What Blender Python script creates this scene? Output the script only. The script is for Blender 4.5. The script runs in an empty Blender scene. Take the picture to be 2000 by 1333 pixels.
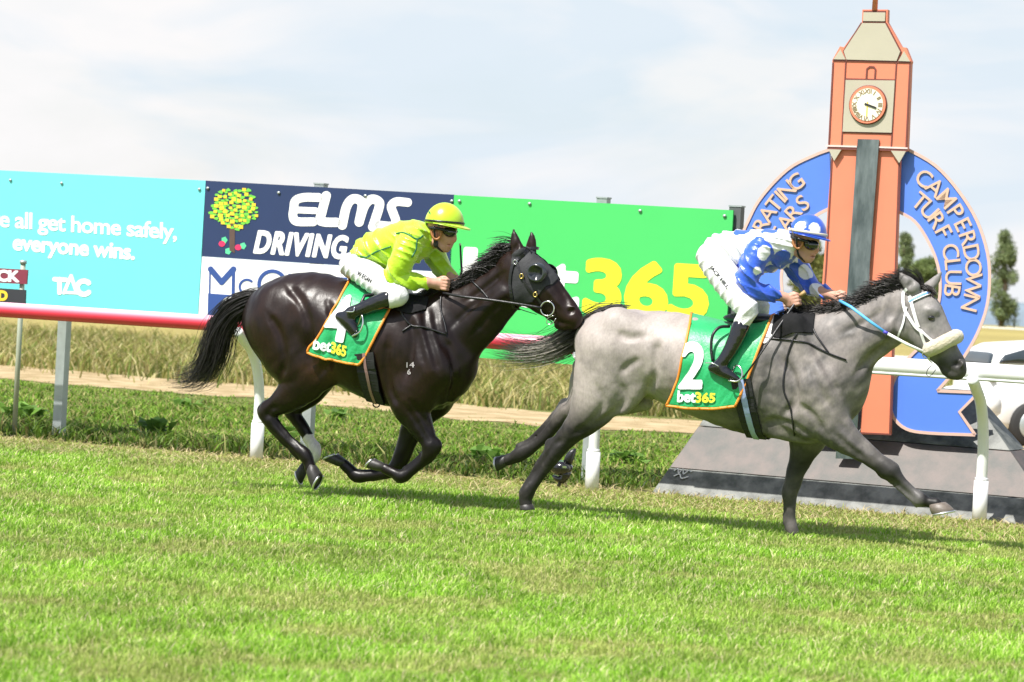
import bpy, bmesh, math, random
import numpy as np
from mathutils import Vector, Matrix
from mathutils.bvhtree import BVHTree
from mathutils.geometry import tessellate_polygon
random.seed(7); RNG = np.random.default_rng(7)
S = bpy.context.scene
COL = S.collection
R = math.radians

# ------------------------------------------------------------------ camera, sky, sun, exposure
FPX, CAMH, ROLL, PITCH = 5400.0, 1.40, R(3.2), math.atan(83.5/5400)
FWD = np.array([0, math.cos(PITCH), -math.sin(PITCH)])
_up0 = np.array([0, math.sin(PITCH), math.cos(PITCH)]); _r0 = np.array([1.0, 0, 0])
CR = math.cos(ROLL)*_r0 + math.sin(ROLL)*_up0
CU = -math.sin(ROLL)*_r0 + math.cos(ROLL)*_up0
CAM = np.array([0, 0, CAMH])
cd = bpy.data.cameras.new('camera'); cam = bpy.data.objects.new('camera', cd); COL.objects.link(cam)
cam.matrix_world = Matrix(((CR[0], CU[0], -FWD[0], 0), (CR[1], CU[1], -FWD[1], 0), (CR[2], CU[2], -FWD[2], CAMH), (0, 0, 0, 1)))
cd.sensor_width = 36; cd.lens = FPX*36/2000; cd.clip_start = 0.5; cd.clip_end = 6000
cd.dof.use_dof = True; cd.dof.focus_distance = 17.9; cd.dof.aperture_fstop = 4.5
S.camera = cam
SUN_DIR = np.array([-0.40, -0.36, 0.84]); SUN_DIR /= np.linalg.norm(SUN_DIR)      # towards the sun
sl = bpy.data.lights.new('sun', 'SUN'); sun = bpy.data.objects.new('sun', sl); COL.objects.link(sun)
sl.energy = 4.8; sl.angle = R(0.6); sl.color = (1.0, 0.96, 0.90)
sun.rotation_euler = Vector(SUN_DIR).to_track_quat('Z', 'Y').to_euler()
W = bpy.data.worlds.new('World'); S.world = W; W.use_nodes = True
nt = W.node_tree; N = nt.nodes; L = nt.links
bg = N['Background']; bg.inputs[1].default_value = 0.10
sky = N.new('ShaderNodeTexSky'); sky.sky_type = 'NISHITA'; sky.sun_disc = False
sky.sun_elevation = math.asin(SUN_DIR[2]); sky.sun_rotation = math.atan2(SUN_DIR[0], SUN_DIR[1])
sky.air_density = 1.0; sky.dust_density = 1.5; sky.ozone_density = 1.5
tc = N.new('ShaderNodeTexCoord'); mp = N.new('ShaderNodeMapping'); mp.inputs['Scale'].default_value = (7, 7, 19); mp.inputs['Location'].default_value = (3.1, 1.7, 0.35)
L.new(tc.outputs['Generated'], mp.inputs[0])
n1 = N.new('ShaderNodeTexNoise'); n1.inputs['Scale'].default_value = 1.0; n1.inputs['Detail'].default_value = 9; n1.inputs['Roughness'].default_value = 0.55; n1.inputs['Distortion'].default_value = 0.35
L.new(mp.outputs[0], n1.inputs[0])
r1 = N.new('ShaderNodeValToRGB'); r1.color_ramp.elements[0].position = 0.36; r1.color_ramp.elements[0].color = (0.80, 0.80, 0.80, 1); r1.color_ramp.elements[1].position = 0.52; r1.color_ramp.elements[1].color = (1, 1, 1, 1)
L.new(n1.outputs[0], r1.inputs[0])
mp2 = N.new('ShaderNodeMapping'); mp2.inputs['Scale'].default_value = (4, 4, 13); mp2.inputs['Location'].default_value = (0.4, 5.2, 1.9); L.new(tc.outputs['Generated'], mp2.inputs[0])
n2 = N.new('ShaderNodeTexNoise'); n2.inputs['Scale'].default_value = 1.6; n2.inputs['Detail'].default_value = 7; n2.inputs['Distortion'].default_value = 0.6; L.new(mp2.outputs[0], n2.inputs[0])
r2 = N.new('ShaderNodeValToRGB'); r2.color_ramp.elements[0].position = 0.39; r2.color_ramp.elements[0].color = (4.7, 5.25, 5.75, 1); r2.color_ramp.elements[1].position = 0.56; r2.color_ramp.elements[1].color = (5.95, 5.86, 5.88, 1)
L.new(n2.outputs[0], r2.inputs[0])
mx = N.new('ShaderNodeMix'); mx.data_type = 'RGBA'
sx = N.new('ShaderNodeSeparateXYZ'); L.new(tc.outputs['Generated'], sx.inputs[0]); mr = N.new('ShaderNodeMapRange'); mr.inputs[1].default_value = 0.16; mr.inputs[2].default_value = 0.5; mr.inputs[3].default_value = 1.0; mr.inputs[4].default_value = 0.22; L.new(sx.outputs[2], mr.inputs[0])
mu = N.new('ShaderNodeMath'); mu.operation = 'MULTIPLY'; L.new(r1.outputs[0], mu.inputs[0]); L.new(mr.outputs[0], mu.inputs[1]); L.new(mu.outputs[0], mx.inputs[0]); L.new(sky.outputs[0], mx.inputs[6]); L.new(r2.outputs[0], mx.inputs[7]); L.new(mx.outputs[2], bg.inputs[0])
S.view_settings.view_transform = 'Standard'; S.view_settings.look = 'None'; S.view_settings.gamma = 1; S.view_settings.exposure = 0.72
S.cycles.max_bounces = 6; S.cycles.transparent_max_bounces = 6; S.cycles.caustics_reflective = False; S.cycles.caustics_refractive = False

# ------------------------------------------------------------------ where a traced point stands in the place
def ray(px, py):
    return (px-1000)/FPX*CR - (py-666.5)/FPX*CU + FWD
def ground_pt(px, py, z=0.0):
    d = ray(px, py); return CAM + d*((z-CAMH)/d[2])
class Plane:
    """Upright plane through point o, running along direction theta; off = metres towards the viewer's side."""
    def __init__(s, o, theta):
        s.o = np.array(o, float); s.f = np.array([math.cos(theta), -math.sin(theta), 0]); s.n = np.array([-math.sin(theta), -math.cos(theta), 0]); s.u = np.array([0, 0, 1.0])
    def hit(s, px, py, off=0.0):
        d = ray(px, py); p0 = s.o + s.n*off
        return CAM + d*(np.dot(p0-CAM, s.n)/np.dot(d, s.n))
    def loc(s, px, py, off=0.0):
        q = s.hit(px, py, off)-s.o; return np.array([q@s.f, q@s.n, q@s.u])
    def world(s, a):
        a = np.asarray(a, float).reshape(-1, 3); return s.o + a[:, :1]*s.f + a[:, 1:2]*s.n + a[:, 2:3]*s.u
    def mpp(s, px, py, off=0.0):
        q = s.hit(px, py, off); return float((q-CAM)@FWD)/FPX

# ------------------------------------------------------------------ objects
WL = {}
def thing(name, label, cat, loc=(0, 0, 0), group=None):
    o = bpy.data.objects.new(name, None); COL.objects.link(o); o.location = Vector(loc); o.empty_display_size = 0.2
    WL[o.name] = np.array(loc, float); o['label'] = label; o['category'] = cat
    if group: o['group'] = group
    return o
def obj(name, V, F, mat, parent=None, smooth=True, col=None, mats=None, fm=None, label=None, kind=None, cat=None, group=None):
    V = np.asarray(V, np.float32).reshape(-1, 3)
    c = (V.min(0)+V.max(0))/2 if len(V) else np.zeros(3, np.float32)
    me = bpy.data.meshes.new(name)
    if isinstance(F, np.ndarray):
        k = F.shape[1]; nf = len(F)
        me.vertices.add(len(V)); me.vertices.foreach_set('co', (V-c).ravel())
        me.loops.add(nf*k); me.loops.foreach_set('vertex_index', F.astype(np.int32).ravel())
        me.polygons.add(nf); me.polygons.foreach_set('loop_start', np.arange(0, nf*k, k, dtype=np.int32)); me.polygons.foreach_set('loop_total', np.full(nf, k, np.int32))
        me.update(calc_edges=True)
    else:
        me.from_pydata((V-c).tolist(), [], F); me.update()
    me.polygons.foreach_set('use_smooth', np.full(len(me.polygons), smooth, bool))
    if col is not None:
        a = me.attributes.new('Tint', 'FLOAT_COLOR', 'POINT'); cc = np.ones((len(V), 4), np.float32); cc[:, :3] = col; a.data.foreach_set('color', cc.ravel())
    for m in (mats or [mat]): me.materials.append(m)
    if fm is not None: me.polygons.foreach_set('material_index', np.asarray(fm, np.int32))
    o = bpy.data.objects.new(name, me); COL.objects.link(o); o.location = Vector(c.tolist()); WL[o.name] = c.astype(float)
    if parent is not None:
        o.parent = parent; o.matrix_parent_inverse = Matrix.Translation(-Vector(WL[parent.name].tolist()))
    if label: o['label'] = label
    if kind: o['kind'] = kind
    if cat: o['category'] = cat
    if group: o['group'] = group
    return o
def copy_tree(o, delta, parent=None):
    c = o.copy(); COL.objects.link(c); c.parent = parent
    if parent is None: c.location = o.location + Vector(delta)
    for ch in list(o.children): copy_tree(ch, delta, c)
    return c
class MB:
    def __init__(s): s.V = []; s.F = []; s.n = 0
    def add(s, V, F):
        V = np.asarray(V, float).reshape(-1, 3)
        s.V.append(V); s.F += [[i+s.n for i in f] for f in F]; s.n += len(V); return s
    def box(s, c, hx, hy, hz, ax=None):
        ax = np.eye(3) if ax is None else np.asarray(ax)
        V = [np.asarray(c)+sx*hx*ax[0]+sy*hy*ax[1]+sz*hz*ax[2] for sx in (-1, 1) for sy in (-1, 1) for sz in (-1, 1)]
        F = [[0, 1, 3, 2], [4, 6, 7, 5], [0, 4, 5, 1], [2, 3, 7, 6], [0, 2, 6, 4], [1, 5, 7, 3]]
        return s.add(V, fix(V, F))
    def tube(s, P, r, n=10, caps=True, flat=None):
        P = np.asarray(P, float); m = len(P); r = np.broadcast_to(np.asarray(r, float), (m,))
        T = np.gradient(P, axis=0); T /= np.linalg.norm(T, axis=1)[:, None]+1e-9
        ref = np.array([0.3, -0.95, 0.1]) if flat is None else np.asarray(flat, float)
        V = []
        for i in range(m):
            a = ref - T[i]*(ref@T[i]); a /= np.linalg.norm(a)+1e-9; b = np.cross(T[i], a)
            for k in range(n):
                t = 2*math.pi*k/n; V.append(P[i]+r[i]*(math.cos(t)*a*(0.35 if flat is not None else 1)+math.sin(t)*b))
        F = [[i*n+k, i*n+(k+1) % n, (i+1)*n+(k+1) % n, (i+1)*n+k] for i in range(m-1) for k in range(n)]
        if caps: F += [list(range(n))[::-1], [(m-1)*n+k for k in range(n)]]
        return s.add(V, F)
    def ellipsoid(s, c, ax, nu=14, nv=8):
        """ax: 3 axis vectors scaled by their radii"""
        ax = np.asarray(ax, float); c = np.asarray(c, float); V = [c-ax[2]]
        for j in range(1, nv):
            p = -math.pi/2+math.pi*j/nv
            for i in range(nu):
                t = 2*math.pi*i/nu; V.append(c+math.cos(p)*(math.cos(t)*ax[0]+math.sin(t)*ax[1])+math.sin(p)*ax[2])
        V.append(c+ax[2]); e = len(V)-1
        F = [[0, 1+(i+1) % nu, 1+i] for i in range(nu)]
        F += [[1+j*nu+i, 1+j*nu+(i+1) % nu, 1+(j+1)*nu+(i+1) % nu, 1+(j+1)*nu+i] for j in range(nv-2) for i in range(nu)]
        F += [[e, 1+(nv-2)*nu+i, 1+(nv-2)*nu+(i+1) % nu] for i in range(nu)]
        return s.add(V, F)
    def arr(s): return np.concatenate(s.V)
    def build(s, name, mat, parent=None, smooth=True, **k): return obj(name, s.arr(), s.F, mat, parent, smooth, **k)
def fix(V, F):
    V = np.asarray(V); c = V.mean(0); out = []
    for f in F:
        n = np.cross(V[f[1]]-V[f[0]], V[f[2]]-V[f[0]]); out.append(f if n@(V[f].mean(0)-c) > 0 else f[::-1])
    return out
def spline(P, k=6):
    """Catmull-Rom resample; P any width"""
    P = np.asarray(P, float); Q = np.vstack([2*P[0]-P[1], P, 2*P[-1]-P[-2]]); out = []
    for i in range(1, len(Q)-2):
        p0, p1, p2, p3 = Q[i-1:i+3]
        for t in np.arange(k)/k:
            out.append(0.5*((2*p1)+(-p0+p2)*t+(2*p0-5*p1+4*p2-p3)*t*t+(-p0+3*p1-3*p2+p3)*t**3))
    out.append(P[-1]); return np.array(out)
def autosmooth(o, deg=35):
    me = o.data; bm = bmesh.new(); bm.from_mesh(me)
    for e in bm.edges: e.smooth = not (len(e.link_faces) == 2 and e.calc_face_angle(0) > R(deg))
    bm.to_mesh(me); bm.free()
def bevel(o, w=0.004, seg=2, ang=40):
    m = o.modifiers.new('bevel', 'BEVEL'); m.width = w; m.segments = seg; m.limit_method = 'ANGLE'; m.angle_limit = R(ang); return o

# ------------------------------------------------------------------ materials
MATS = {}
def pm(name, col, rough=0.6, var=0.12, scale=6.0, bump=0.0, bscale=None, metal=0.0, spec=0.5, tint=False, coat=0.0, sheen=0.0, aniso=None, detail=4, col2=None, trans=0.0, rng=(.25, .75)):
    if name in MATS: return MATS[name]
    m = bpy.data.materials.new(name); m.use_nodes = True; t = m.node_tree; n = t.nodes; l = t.links; b = n['Principled BSDF']
    b.inputs['Roughness'].default_value = rough; b.inputs['Metallic'].default_value = metal; b.inputs['Specular IOR Level'].default_value = spec
    b.inputs['Coat Weight'].default_value = coat; b.inputs['Coat Roughness'].default_value = 0.08; b.inputs['Sheen Weight'].default_value = sheen
    co = n.new('ShaderNodeTexCoord'); mpn = n.new('ShaderNodeMapping'); l.new(co.outputs['Object'], mpn.inputs[0])
    if aniso: mpn.inputs['Scale'].default_value = aniso
    no = n.new('ShaderNodeTexNoise'); no.inputs['Scale'].default_value = scale; no.inputs['Detail'].default_value = detail; no.inputs['Roughness'].default_value = 0.6; l.new(mpn.outputs[0], no.inputs[0])
    rp = n.new('ShaderNodeMapRange'); rp.inputs[1].default_value = rng[0]; rp.inputs[2].default_value = rng[1]; l.new(no.outputs[0], rp.inputs[0])
    mixn = n.new('ShaderNodeMix'); mixn.data_type = 'RGBA'; l.new(rp.outputs[0], mixn.inputs[0])
    if tint:
        at = n.new('ShaderNodeAttribute'); at.attribute_name = 'Tint'
        a = n.new('ShaderNodeMix'); a.data_type = 'RGBA'; a.blend_type = 'MULTIPLY'; a.inputs[0].default_value = 1; a.inputs[7].default_value = (1-var, 1-var, 1-var, 1); l.new(at.outputs[0], a.inputs[6])
        c = n.new('ShaderNodeMix'); c.data_type = 'RGBA'; c.blend_type = 'MULTIPLY'; c.inputs[0].default_value = 1; c.inputs[7].default_value = (1+var, 1+var, 1+var, 1); l.new(at.outputs[0], c.inputs[6])
        l.new(a.outputs[2], mixn.inputs[6]); l.new(c.outputs[2], mixn.inputs[7])
    else:
        col = np.array(col, float); c2 = np.array(col2, float) if col2 is not None else col*(1+var)
        lo = col*(1-var) if col2 is None else col
        mixn.inputs[6].default_value = (*np.clip(lo, 0, 1), 1); mixn.inputs[7].default_value = (*np.clip(c2, 0, 1), 1)
    l.new(mixn.outputs[2], b.inputs['Base Color'])
    if bump:
        nb = n.new('ShaderNodeTexNoise'); nb.inputs['Scale'].default_value = bscale or scale*4; nb.inputs['Detail'].default_value = 5; l.new(mpn.outputs[0], nb.inputs[0])
        bn = n.new('ShaderNodeBump'); bn.inputs['Strength'].default_value = bump; bn.inputs['Distance'].default_value = 0.01; l.new(nb.outputs[0], bn.inputs['Height']); l.new(bn.outputs[0], b.inputs['Normal'])
    if trans:
        tr = n.new('ShaderNodeBsdfTranslucent'); l.new(mixn.outputs[2], tr.inputs[0]); ms = n.new('ShaderNodeMixShader'); ms.inputs[0].default_value = trans
        l.new(b.outputs[0], ms.inputs[1]); l.new(tr.outputs[0], ms.inputs[2]); l.new(ms.outputs[0], n['Material Output'].inputs[0])
    MATS[name] = m; return m
WHITE = pm('white_paint', (0.80, 0.80, 0.80), 0.4, 0.04, 3)
STEEL = pm('galvanised_steel', (0.40, 0.44, 0.44), 0.45, 0.12, 12, 0.1, metal=0.5)
BLACK = pm('black_leather', (0.012, 0.012, 0.014), 0.38, 0.3, 20, 0.15)
PATENT = pm('boot_leather', (0.008, 0.008, 0.010), 0.14, 0.2, 9, 0.12, 30, coat=0.6)
CHROME = pm('polished_metal', (0.75, 0.75, 0.74), 0.16, 0.1, 9, metal=1.0)
BRASS = pm('brass', (0.65, 0.47, 0.16), 0.25, 0.1, 9, metal=1.0)

# ------------------------------------------------------------------ lettering
def text_mesh(s, bold=0.0, shear=0.0, space=1.0):
    cu = bpy.data.curves.new('t', 'FONT'); cu.body = s; cu.offset = bold; cu.shear = shear; cu.space_character = space; cu.resolution_u = 4
    o = bpy.data.objects.new('t', cu); COL.objects.link(o); dg = bpy.context.evaluated_depsgraph_get(); dg.update()
    me = o.evaluated_get(dg).to_mesh(); V = np.array([v.co[:2] for v in me.vertices]); F = [list(p.vertices) for p in me.polygons]
    o.evaluated_get(dg).to_mesh_clear(); bpy.data.objects.remove(o); bpy.data.curves.remove(cu)
    return V, F
def slab(V2, F, place, t):
    """flat outline mesh (V2 placed by place(V2, off)) given a front, a back t behind and walls"""
    n = len(V2); front = place(V2, t); back = place(V2, 0.0); ed = {}
    for f in F:
        for a, b in zip(f, f[1:]+f[:1]): ed[(a, b)] = 1
    FF = [list(f) for f in F] + [[i+n for i in f[::-1]] for f in F]
    FF += [[b, a, a+n, b+n] for (a, b) in ed if (b, a) not in ed]
    return np.vstack([front, back]), FF
def poly2(P):
    P = [tuple(p) for p in P]; tr = tessellate_polygon([[Vector((x, y, 0)) for x, y in P]])
    V = np.array(P); F = []
    for t in tr:
        a, b, c = t; cr = (V[b][0]-V[a][0])*(V[c][1]-V[a][1])-(V[b][1]-V[a][1])*(V[c][0]-V[a][0]); F.append([a, b, c] if cr > 0 else [a, c, b])
    return V, F
def join2(parts):
    V = []; F = []; n = 0
    for v, f in parts: V.append(v); F += [[i+n for i in q] for q in f]; n += len(v)
    return np.vstack(V), F
class Board:
    """lettering and shapes on an upright plane; traced points become (along, up) in metres"""
    def __init__(s, pl, off=0.0): s.pl = pl; s.off = off
    def a(s, p, off=None): q = s.pl.loc(p[0], p[1], s.off if off is None else off); return np.array([q[0], q[2]])
    def poly(s, P): return poly2([s.a(p) for p in P])
    def text(s, t, q, **k):
        """q: traced corners bottom-left, bottom-right, top-right, top-left of the text's own box"""
        V, F = text_mesh(t, **k); lo = V.min(0); hi = V.max(0); u = (V-lo)/(hi-lo); C = [s.a(p) for p in q]
        P = ((1-u[:, :1])*(1-u[:, 1:])*C[0]+u[:, :1]*(1-u[:, 1:])*C[1]+u[:, :1]*u[:, 1:]*C[2]+(1-u[:, :1])*u[:, 1:]*C[3])
        return P, F
    def put(s, off):
        return lambda V2, t: s.pl.world(np.column_stack([V2[:, 0], np.full(len(V2), s.off+off+t), V2[:, 1]]))
    def make(s, name, parts, mat, parent, off, t, smooth=False, **k):
        V, F = join2(parts) if isinstance(parts, list) else parts
        W3, FF = slab(V, F, s.put(off), t); return obj(name, W3, FF, mat, parent, smooth, **k)
def arc(c, r, a0, a1, n=24):
    return [(c[0]+r*math.cos(a0+(a1-a0)*i/n), c[1]+r*math.sin(a0+(a1-a0)*i/n)) for i in range(n+1)]
def band2(P, w):
    """thick line of width w along 2D points P"""
    P = np.array(P, float); T = np.gradient(P, axis=0); T /= np.linalg.norm(T, axis=1)[:, None]; n = np.column_stack([-T[:, 1], T[:, 0]])
    V = np.vstack([P+n*w/2, P-n*w/2]); m = len(P); return V, [[m+i, m+i+1, i+1, i] for i in range(m-1)]

# ================================================================== living shapes: smooth-blended volumes meshed as one skin
class Field:
    def __init__(s, lo, hi, h):
        s.h = h; s.lo = np.array(lo, float); s.n = np.ceil((np.array(hi)-s.lo)/h).astype(int)+1; s.F = np.full(s.n, 1.0, np.float32)
        s.ax = [(s.lo[i]+h*np.arange(s.n[i])).astype(np.float32) for i in range(3)]
    def sl(s, lo, hi):
        a = np.clip(np.floor((lo-s.lo)/s.h).astype(int), 0, s.n); b = np.clip(np.ceil((hi-s.lo)/s.h).astype(int)+1, 0, s.n); return tuple(slice(i, max(i, j)) for i, j in zip(a, b))
    def xyz(s, q): return s.ax[0][q[0]][:, None, None], s.ax[1][q[1]][None, :, None], s.ax[2][q[2]][None, None, :]
    def blend(s, q, G, k, sub=False):
        A = s.F[q]
        if sub: h = np.maximum(k-np.abs(-A+(-G) if False else (A+G)), 0)/k; s.F[q] = np.maximum(A, -G)+h*h*k*.25
        else: h = np.maximum(k-np.abs(A-G), 0)/k; s.F[q] = np.minimum(A, G)-h*h*k*.25
    def tube(s, P, r, sc=1.0, k=.03, sub=False):
        P = np.asarray(P, float); r = np.broadcast_to(np.asarray(r, float), (len(P),)); sc = np.broadcast_to(np.asarray(sc, float), (len(P),)); rm = r*np.maximum(sc, 1); mg = k+2*s.h
        q = s.sl((P-rm[:, None]).min(0)-mg, (P+rm[:, None]).max(0)+mg); lo = np.array([q[i].start for i in range(3)]); G = np.full(s.F[q].shape, 1.0, np.float32)
        if G.size == 0: return
        for i in range(len(P)-1):
            a, b = P[i], P[i+1]; R_ = max(rm[i], rm[i+1])+mg; p = s.sl(np.minimum(a, b)-R_, np.maximum(a, b)+R_); p = tuple(slice(max(p[j].start, q[j].start), max(p[j].start, q[j].start, min(p[j].stop, q[j].stop))) for j in range(3)); x, y, z = s.xyz(p)
            if 0 in (x.size, y.size, z.size): continue
            d = b-a; t = np.clip(((x-a[0])*d[0]+(y-a[1])*d[1]+(z-a[2])*d[2])/(d@d+1e-9), 0, 1); rr = r[i]+(r[i+1]-r[i])*t; ss = sc[i]+(sc[i+1]-sc[i])*t
            D = np.sqrt((x-a[0]-t*d[0])**2+((y-a[1]-t*d[1])/ss)**2+(z-a[2]-t*d[2])**2)-rr
            g = tuple(slice(p[j].start-lo[j], p[j].stop-lo[j]) for j in range(3)); G[g] = np.minimum(G[g], D)
        s.blend(q, G, k, sub)
    def ell(s, c, A, rad, k=.03, sub=False):
        """A rows: axis directions, rad: radii"""
        c = np.asarray(c, float); rad = np.asarray(rad, float); m = rad.max()+k+2*s.h; q = s.sl(c-m, c+m); x, y, z = s.xyz(q)
        if 0 in (x.size, y.size, z.size): return
        D = 0
        for a, r in zip(np.asarray(A, float), rad): D = D+(((x-c[0])*a[0]+(y-c[1])*a[1]+(z-c[2])*a[2])/r)**2
        D = np.sqrt(D); s.blend(q, ((D-1)*rad.min()).astype(np.float32), k, sub)
    def mesh(s, smooth=2):
        F = s.F; ins = F < 0; n = F.shape; c = np.zeros((n[0]-1, n[1]-1, n[2]-1), np.uint8); O = [(i, j, k) for i in (0, 1) for j in (0, 1) for k in (0, 1)]
        for (i, j, k) in O: c += ins[i:n[0]-1+i, j:n[1]-1+j, k:n[2]-1+k]
        act = np.argwhere((c > 0) & (c < 8)); idx = np.full(c.shape, -1, np.int32); idx[tuple(act.T)] = np.arange(len(act))
        val = np.stack([F[act[:, 0]+i, act[:, 1]+j, act[:, 2]+k] for (i, j, k) in O], 1); acc = np.zeros((len(act), 3)); cnt = np.zeros(len(act)); Oa = np.array(O, float)
        for a in range(8):
            for b in range(a+1, 8):
                if abs(Oa[a]-Oa[b]).sum() != 1: continue
                va, vb = val[:, a], val[:, b]; m = (va < 0) != (vb < 0); t = np.where(m, va/np.where(m, va-vb, 1), 0); acc += np.where(m[:, None], Oa[a]+t[:, None]*(Oa[b]-Oa[a]), 0); cnt += m
        V = s.lo+s.h*(act+acc/cnt[:, None]); Q = []
        for ax in range(3):
            u, v = (ax+1) % 3, (ax+2) % 3; sa = [slice(None)]*3; sb = [slice(None)]*3; sa[ax] = slice(0, -1); sb[ax] = slice(1, None); A, Bb = ins[tuple(sa)], ins[tuple(sb)]
            e = np.argwhere(A != Bb); e = e[(e[:, u] > 0) & (e[:, v] > 0) & (e[:, u] < n[u]-1) & (e[:, v] < n[v]-1)]
            if not len(e): continue
            fl = A[tuple(e.T)]; eu = np.eye(3, dtype=int)[u]; ev = np.eye(3, dtype=int)[v]; g = lambda d: idx[tuple((e+d).T)]
            q = np.column_stack([g(-eu-ev), g(-ev), g(0*eu), g(-eu)]); q[~fl] = q[~fl][:, ::-1]; Q.append(q)
        Q = np.concatenate(Q); Q = Q[(Q >= 0).all(1)]
        for _ in range(smooth):
            S_ = np.zeros_like(V); w = np.zeros(len(V))
            for i in range(4):
                a, b = Q[:, i], Q[:, (i+1) % 4]
                for d in range(3): S_[:, d] += np.bincount(a, V[b, d], len(V))+np.bincount(b, V[a, d], len(V))
                w += np.bincount(a, minlength=len(V))+np.bincount(b, minlength=len(V))
            V = V*.5+.5*S_/np.maximum(w, 1)[:, None]
        return V, Q
def rows(H, Rw, v=0.0, k=4):
    """traced rows (px, py, radius px, lateral scale, lateral place) -> points, radii, scales"""
    A = np.array([list(r)+[1.0]*(4-len(r))+[v] if len(r) < 5 else r for r in Rw], float); A = spline(A, k) if len(A) > 1 and k > 1 else A
    P = np.array([H.loc(a[0], a[1], a[4]) for a in A]); r = np.array([a[2]*H.mpp(a[0], a[1], a[4]) for a in A]); return P, np.maximum(r, .0015), A[:, 3]
def add_ell(f, H, px, py, v, rx, ry, rz, ang=0, k=.03, sub=False):
    c = H.loc(px, py, v); m = H.mpp(px, py, v); a = R(ang); f.ell(c, [[math.cos(a), 0, -math.sin(a)], [0, 1, 0], [math.sin(a), 0, math.cos(a)]], [rx*m, rz, ry*m], k, sub)
def bvh_of(V, Q): return BVHTree.FromPolygons([Vector(v) for v in V.tolist()], [tuple(q) for q in np.asarray(Q).tolist()])
def cast(bvh, px, py, off=.006):
    """the point of a surface that is seen at a traced point, lifted by off"""
    d = Vector(ray(px, py)); d.normalize(); h = bvh.ray_cast(Vector(CAM), d, 200)
    if h[0] is None: return None
    n = h[1] if h[1].dot(d) < 0 else -h[1]; return np.array(h[0]+n*off)
def drape(bvh, H, P, off, v=.1, k=6):
    P = spline(P, k) if len(P) > 2 else np.array([np.array(P[0])*(1-t)+np.array(P[-1])*t for t in np.linspace(0, 1, 10)]); out = []
    for p in P:
        c = cast(bvh, p[0], p[1], off); out.append(c)
    vs = [None if c is None else (c-H.o)@H.n for c in out]; last = next((x for x in vs if x is not None), v)
    for i, c in enumerate(out):
        if c is None: out[i] = H.hit(P[i][0], P[i][1], last+off*0)
        else: last = vs[i]
    out = np.array(out); 
    for _ in range(2): out[1:-1] = out[1:-1]*.5+.25*(out[2:]+out[:-2])
    return out
def seg_fill(px_segs, fat, h=1.0):
    """2D outline (segments) thickened by fat and filled with small cells -> verts, faces"""
    sg = np.array(px_segs, float); lo = sg.reshape(-1, 2).min(0)-fat-2*h; hi = sg.reshape(-1, 2).max(0)+fat+2*h; nx, ny = np.ceil((hi-lo)/h).astype(int)+1
    X, Y = np.meshgrid(lo[0]+h*np.arange(nx), lo[1]+h*np.arange(ny), indexing='ij'); D = np.full(X.shape, 1e9); In = np.zeros(X.shape, bool)
    for (a, b) in sg:
        d = b-a; t = np.clip(((X-a[0])*d[0]+(Y-a[1])*d[1])/(d@d+1e-12), 0, 1); D = np.minimum(D, np.hypot(X-a[0]-t*d[0], Y-a[1]-t*d[1]))
        if abs(d[1]) > 1e-12: c = ((a[1] > Y) != (b[1] > Y)) & (X < d[0]*(Y-a[1])/d[1]+a[0]); In ^= c
    return D, In, lo, h
def fill_mesh(D, lo, h):
    """cells where D < 0 as polygons with shared vertices"""
    nx, ny = D.shape; ins = D < 0; vid = {}; V = []; F = []
    def corner(i, j):
        k = (i, j, 0)
        if k not in vid: vid[k] = len(V); V.append((lo[0]+h*i, lo[1]+h*j))
        return vid[k]
    def cross(i, j, a, b):
        k = (min(i, a), min(j, b), 1 if i != a else 2)
        if k not in vid:
            t = D[i, j]/(D[i, j]-D[a, b]); vid[k] = len(V); V.append((lo[0]+h*(i+(a-i)*t), lo[1]+h*(j+(b-j)*t)))
        return vid[k]
    cnt = ins[:-1, :-1].astype(int)+ins[1:, :-1]+ins[1:, 1:]+ins[:-1, 1:]
    for i, j in np.argwhere(cnt > 0):
        i = int(i); j = int(j); C = [(i, j), (i+1, j), (i+1, j+1), (i, j+1)]; f = []
        for a, b in zip(C, C[1:]+C[:1]):
            if ins[a]: f.append(corner(*a))
            if ins[a] != ins[b]: f.append(cross(*a, *b))
        if len(f) > 2: F.append(f)
    return np.array(V), F
def text_px(s, q, fat=0.0, h=1.0, shear=0.0, space=1.0):
    """letters in traced picture units inside the four corners q, thickened by fat"""
    V, F = text_mesh(s, shear=shear, space=space); lo = V.min(0); u = (V-lo)/(V.max(0)-lo); C = [np.array(p, float) for p in q]
    P = ((1-u[:, :1])*(1-u[:, 1:])*C[0]+u[:, :1]*(1-u[:, 1:])*C[1]+u[:, :1]*u[:, 1:]*C[2]+(1-u[:, :1])*u[:, 1:]*C[3]); ed = {}
    for f in F:
        for a, b in zip(f, f[1:]+f[:1]): ed[(a, b)] = 1
    sg = [(P[a], P[b]) for (a, b) in ed if (b, a) not in ed]; D, In, lo, h = seg_fill(sg, fat, h); return fill_mesh(np.where(In, -D, D)-fat, lo, h)
def stroke_px(L0, h=1.0):
    """[(points, width), ...] in traced picture units"""
    allp = np.vstack([np.array(P, float) for P, w in L0]); w_ = max(w for P, w in L0); lo = allp.min(0)-w_; hi = allp.max(0)+w_; nx, ny = np.ceil((hi-lo)/h).astype(int)+1
    X, Y = np.meshgrid(lo[0]+h*np.arange(nx), lo[1]+h*np.arange(ny), indexing='ij'); G = np.full(X.shape, 1e9)
    for P, w in L0:
        P = np.array(P, float)
        for a, b in zip(P[:-1], P[1:]): d = b-a; t = np.clip(((X-a[0])*d[0]+(Y-a[1])*d[1])/(d@d+1e-12), 0, 1); G = np.minimum(G, np.hypot(X-a[0]-t*d[0], Y-a[1]-t*d[1])-w/2)
    return fill_mesh(G, lo, h)
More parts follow.
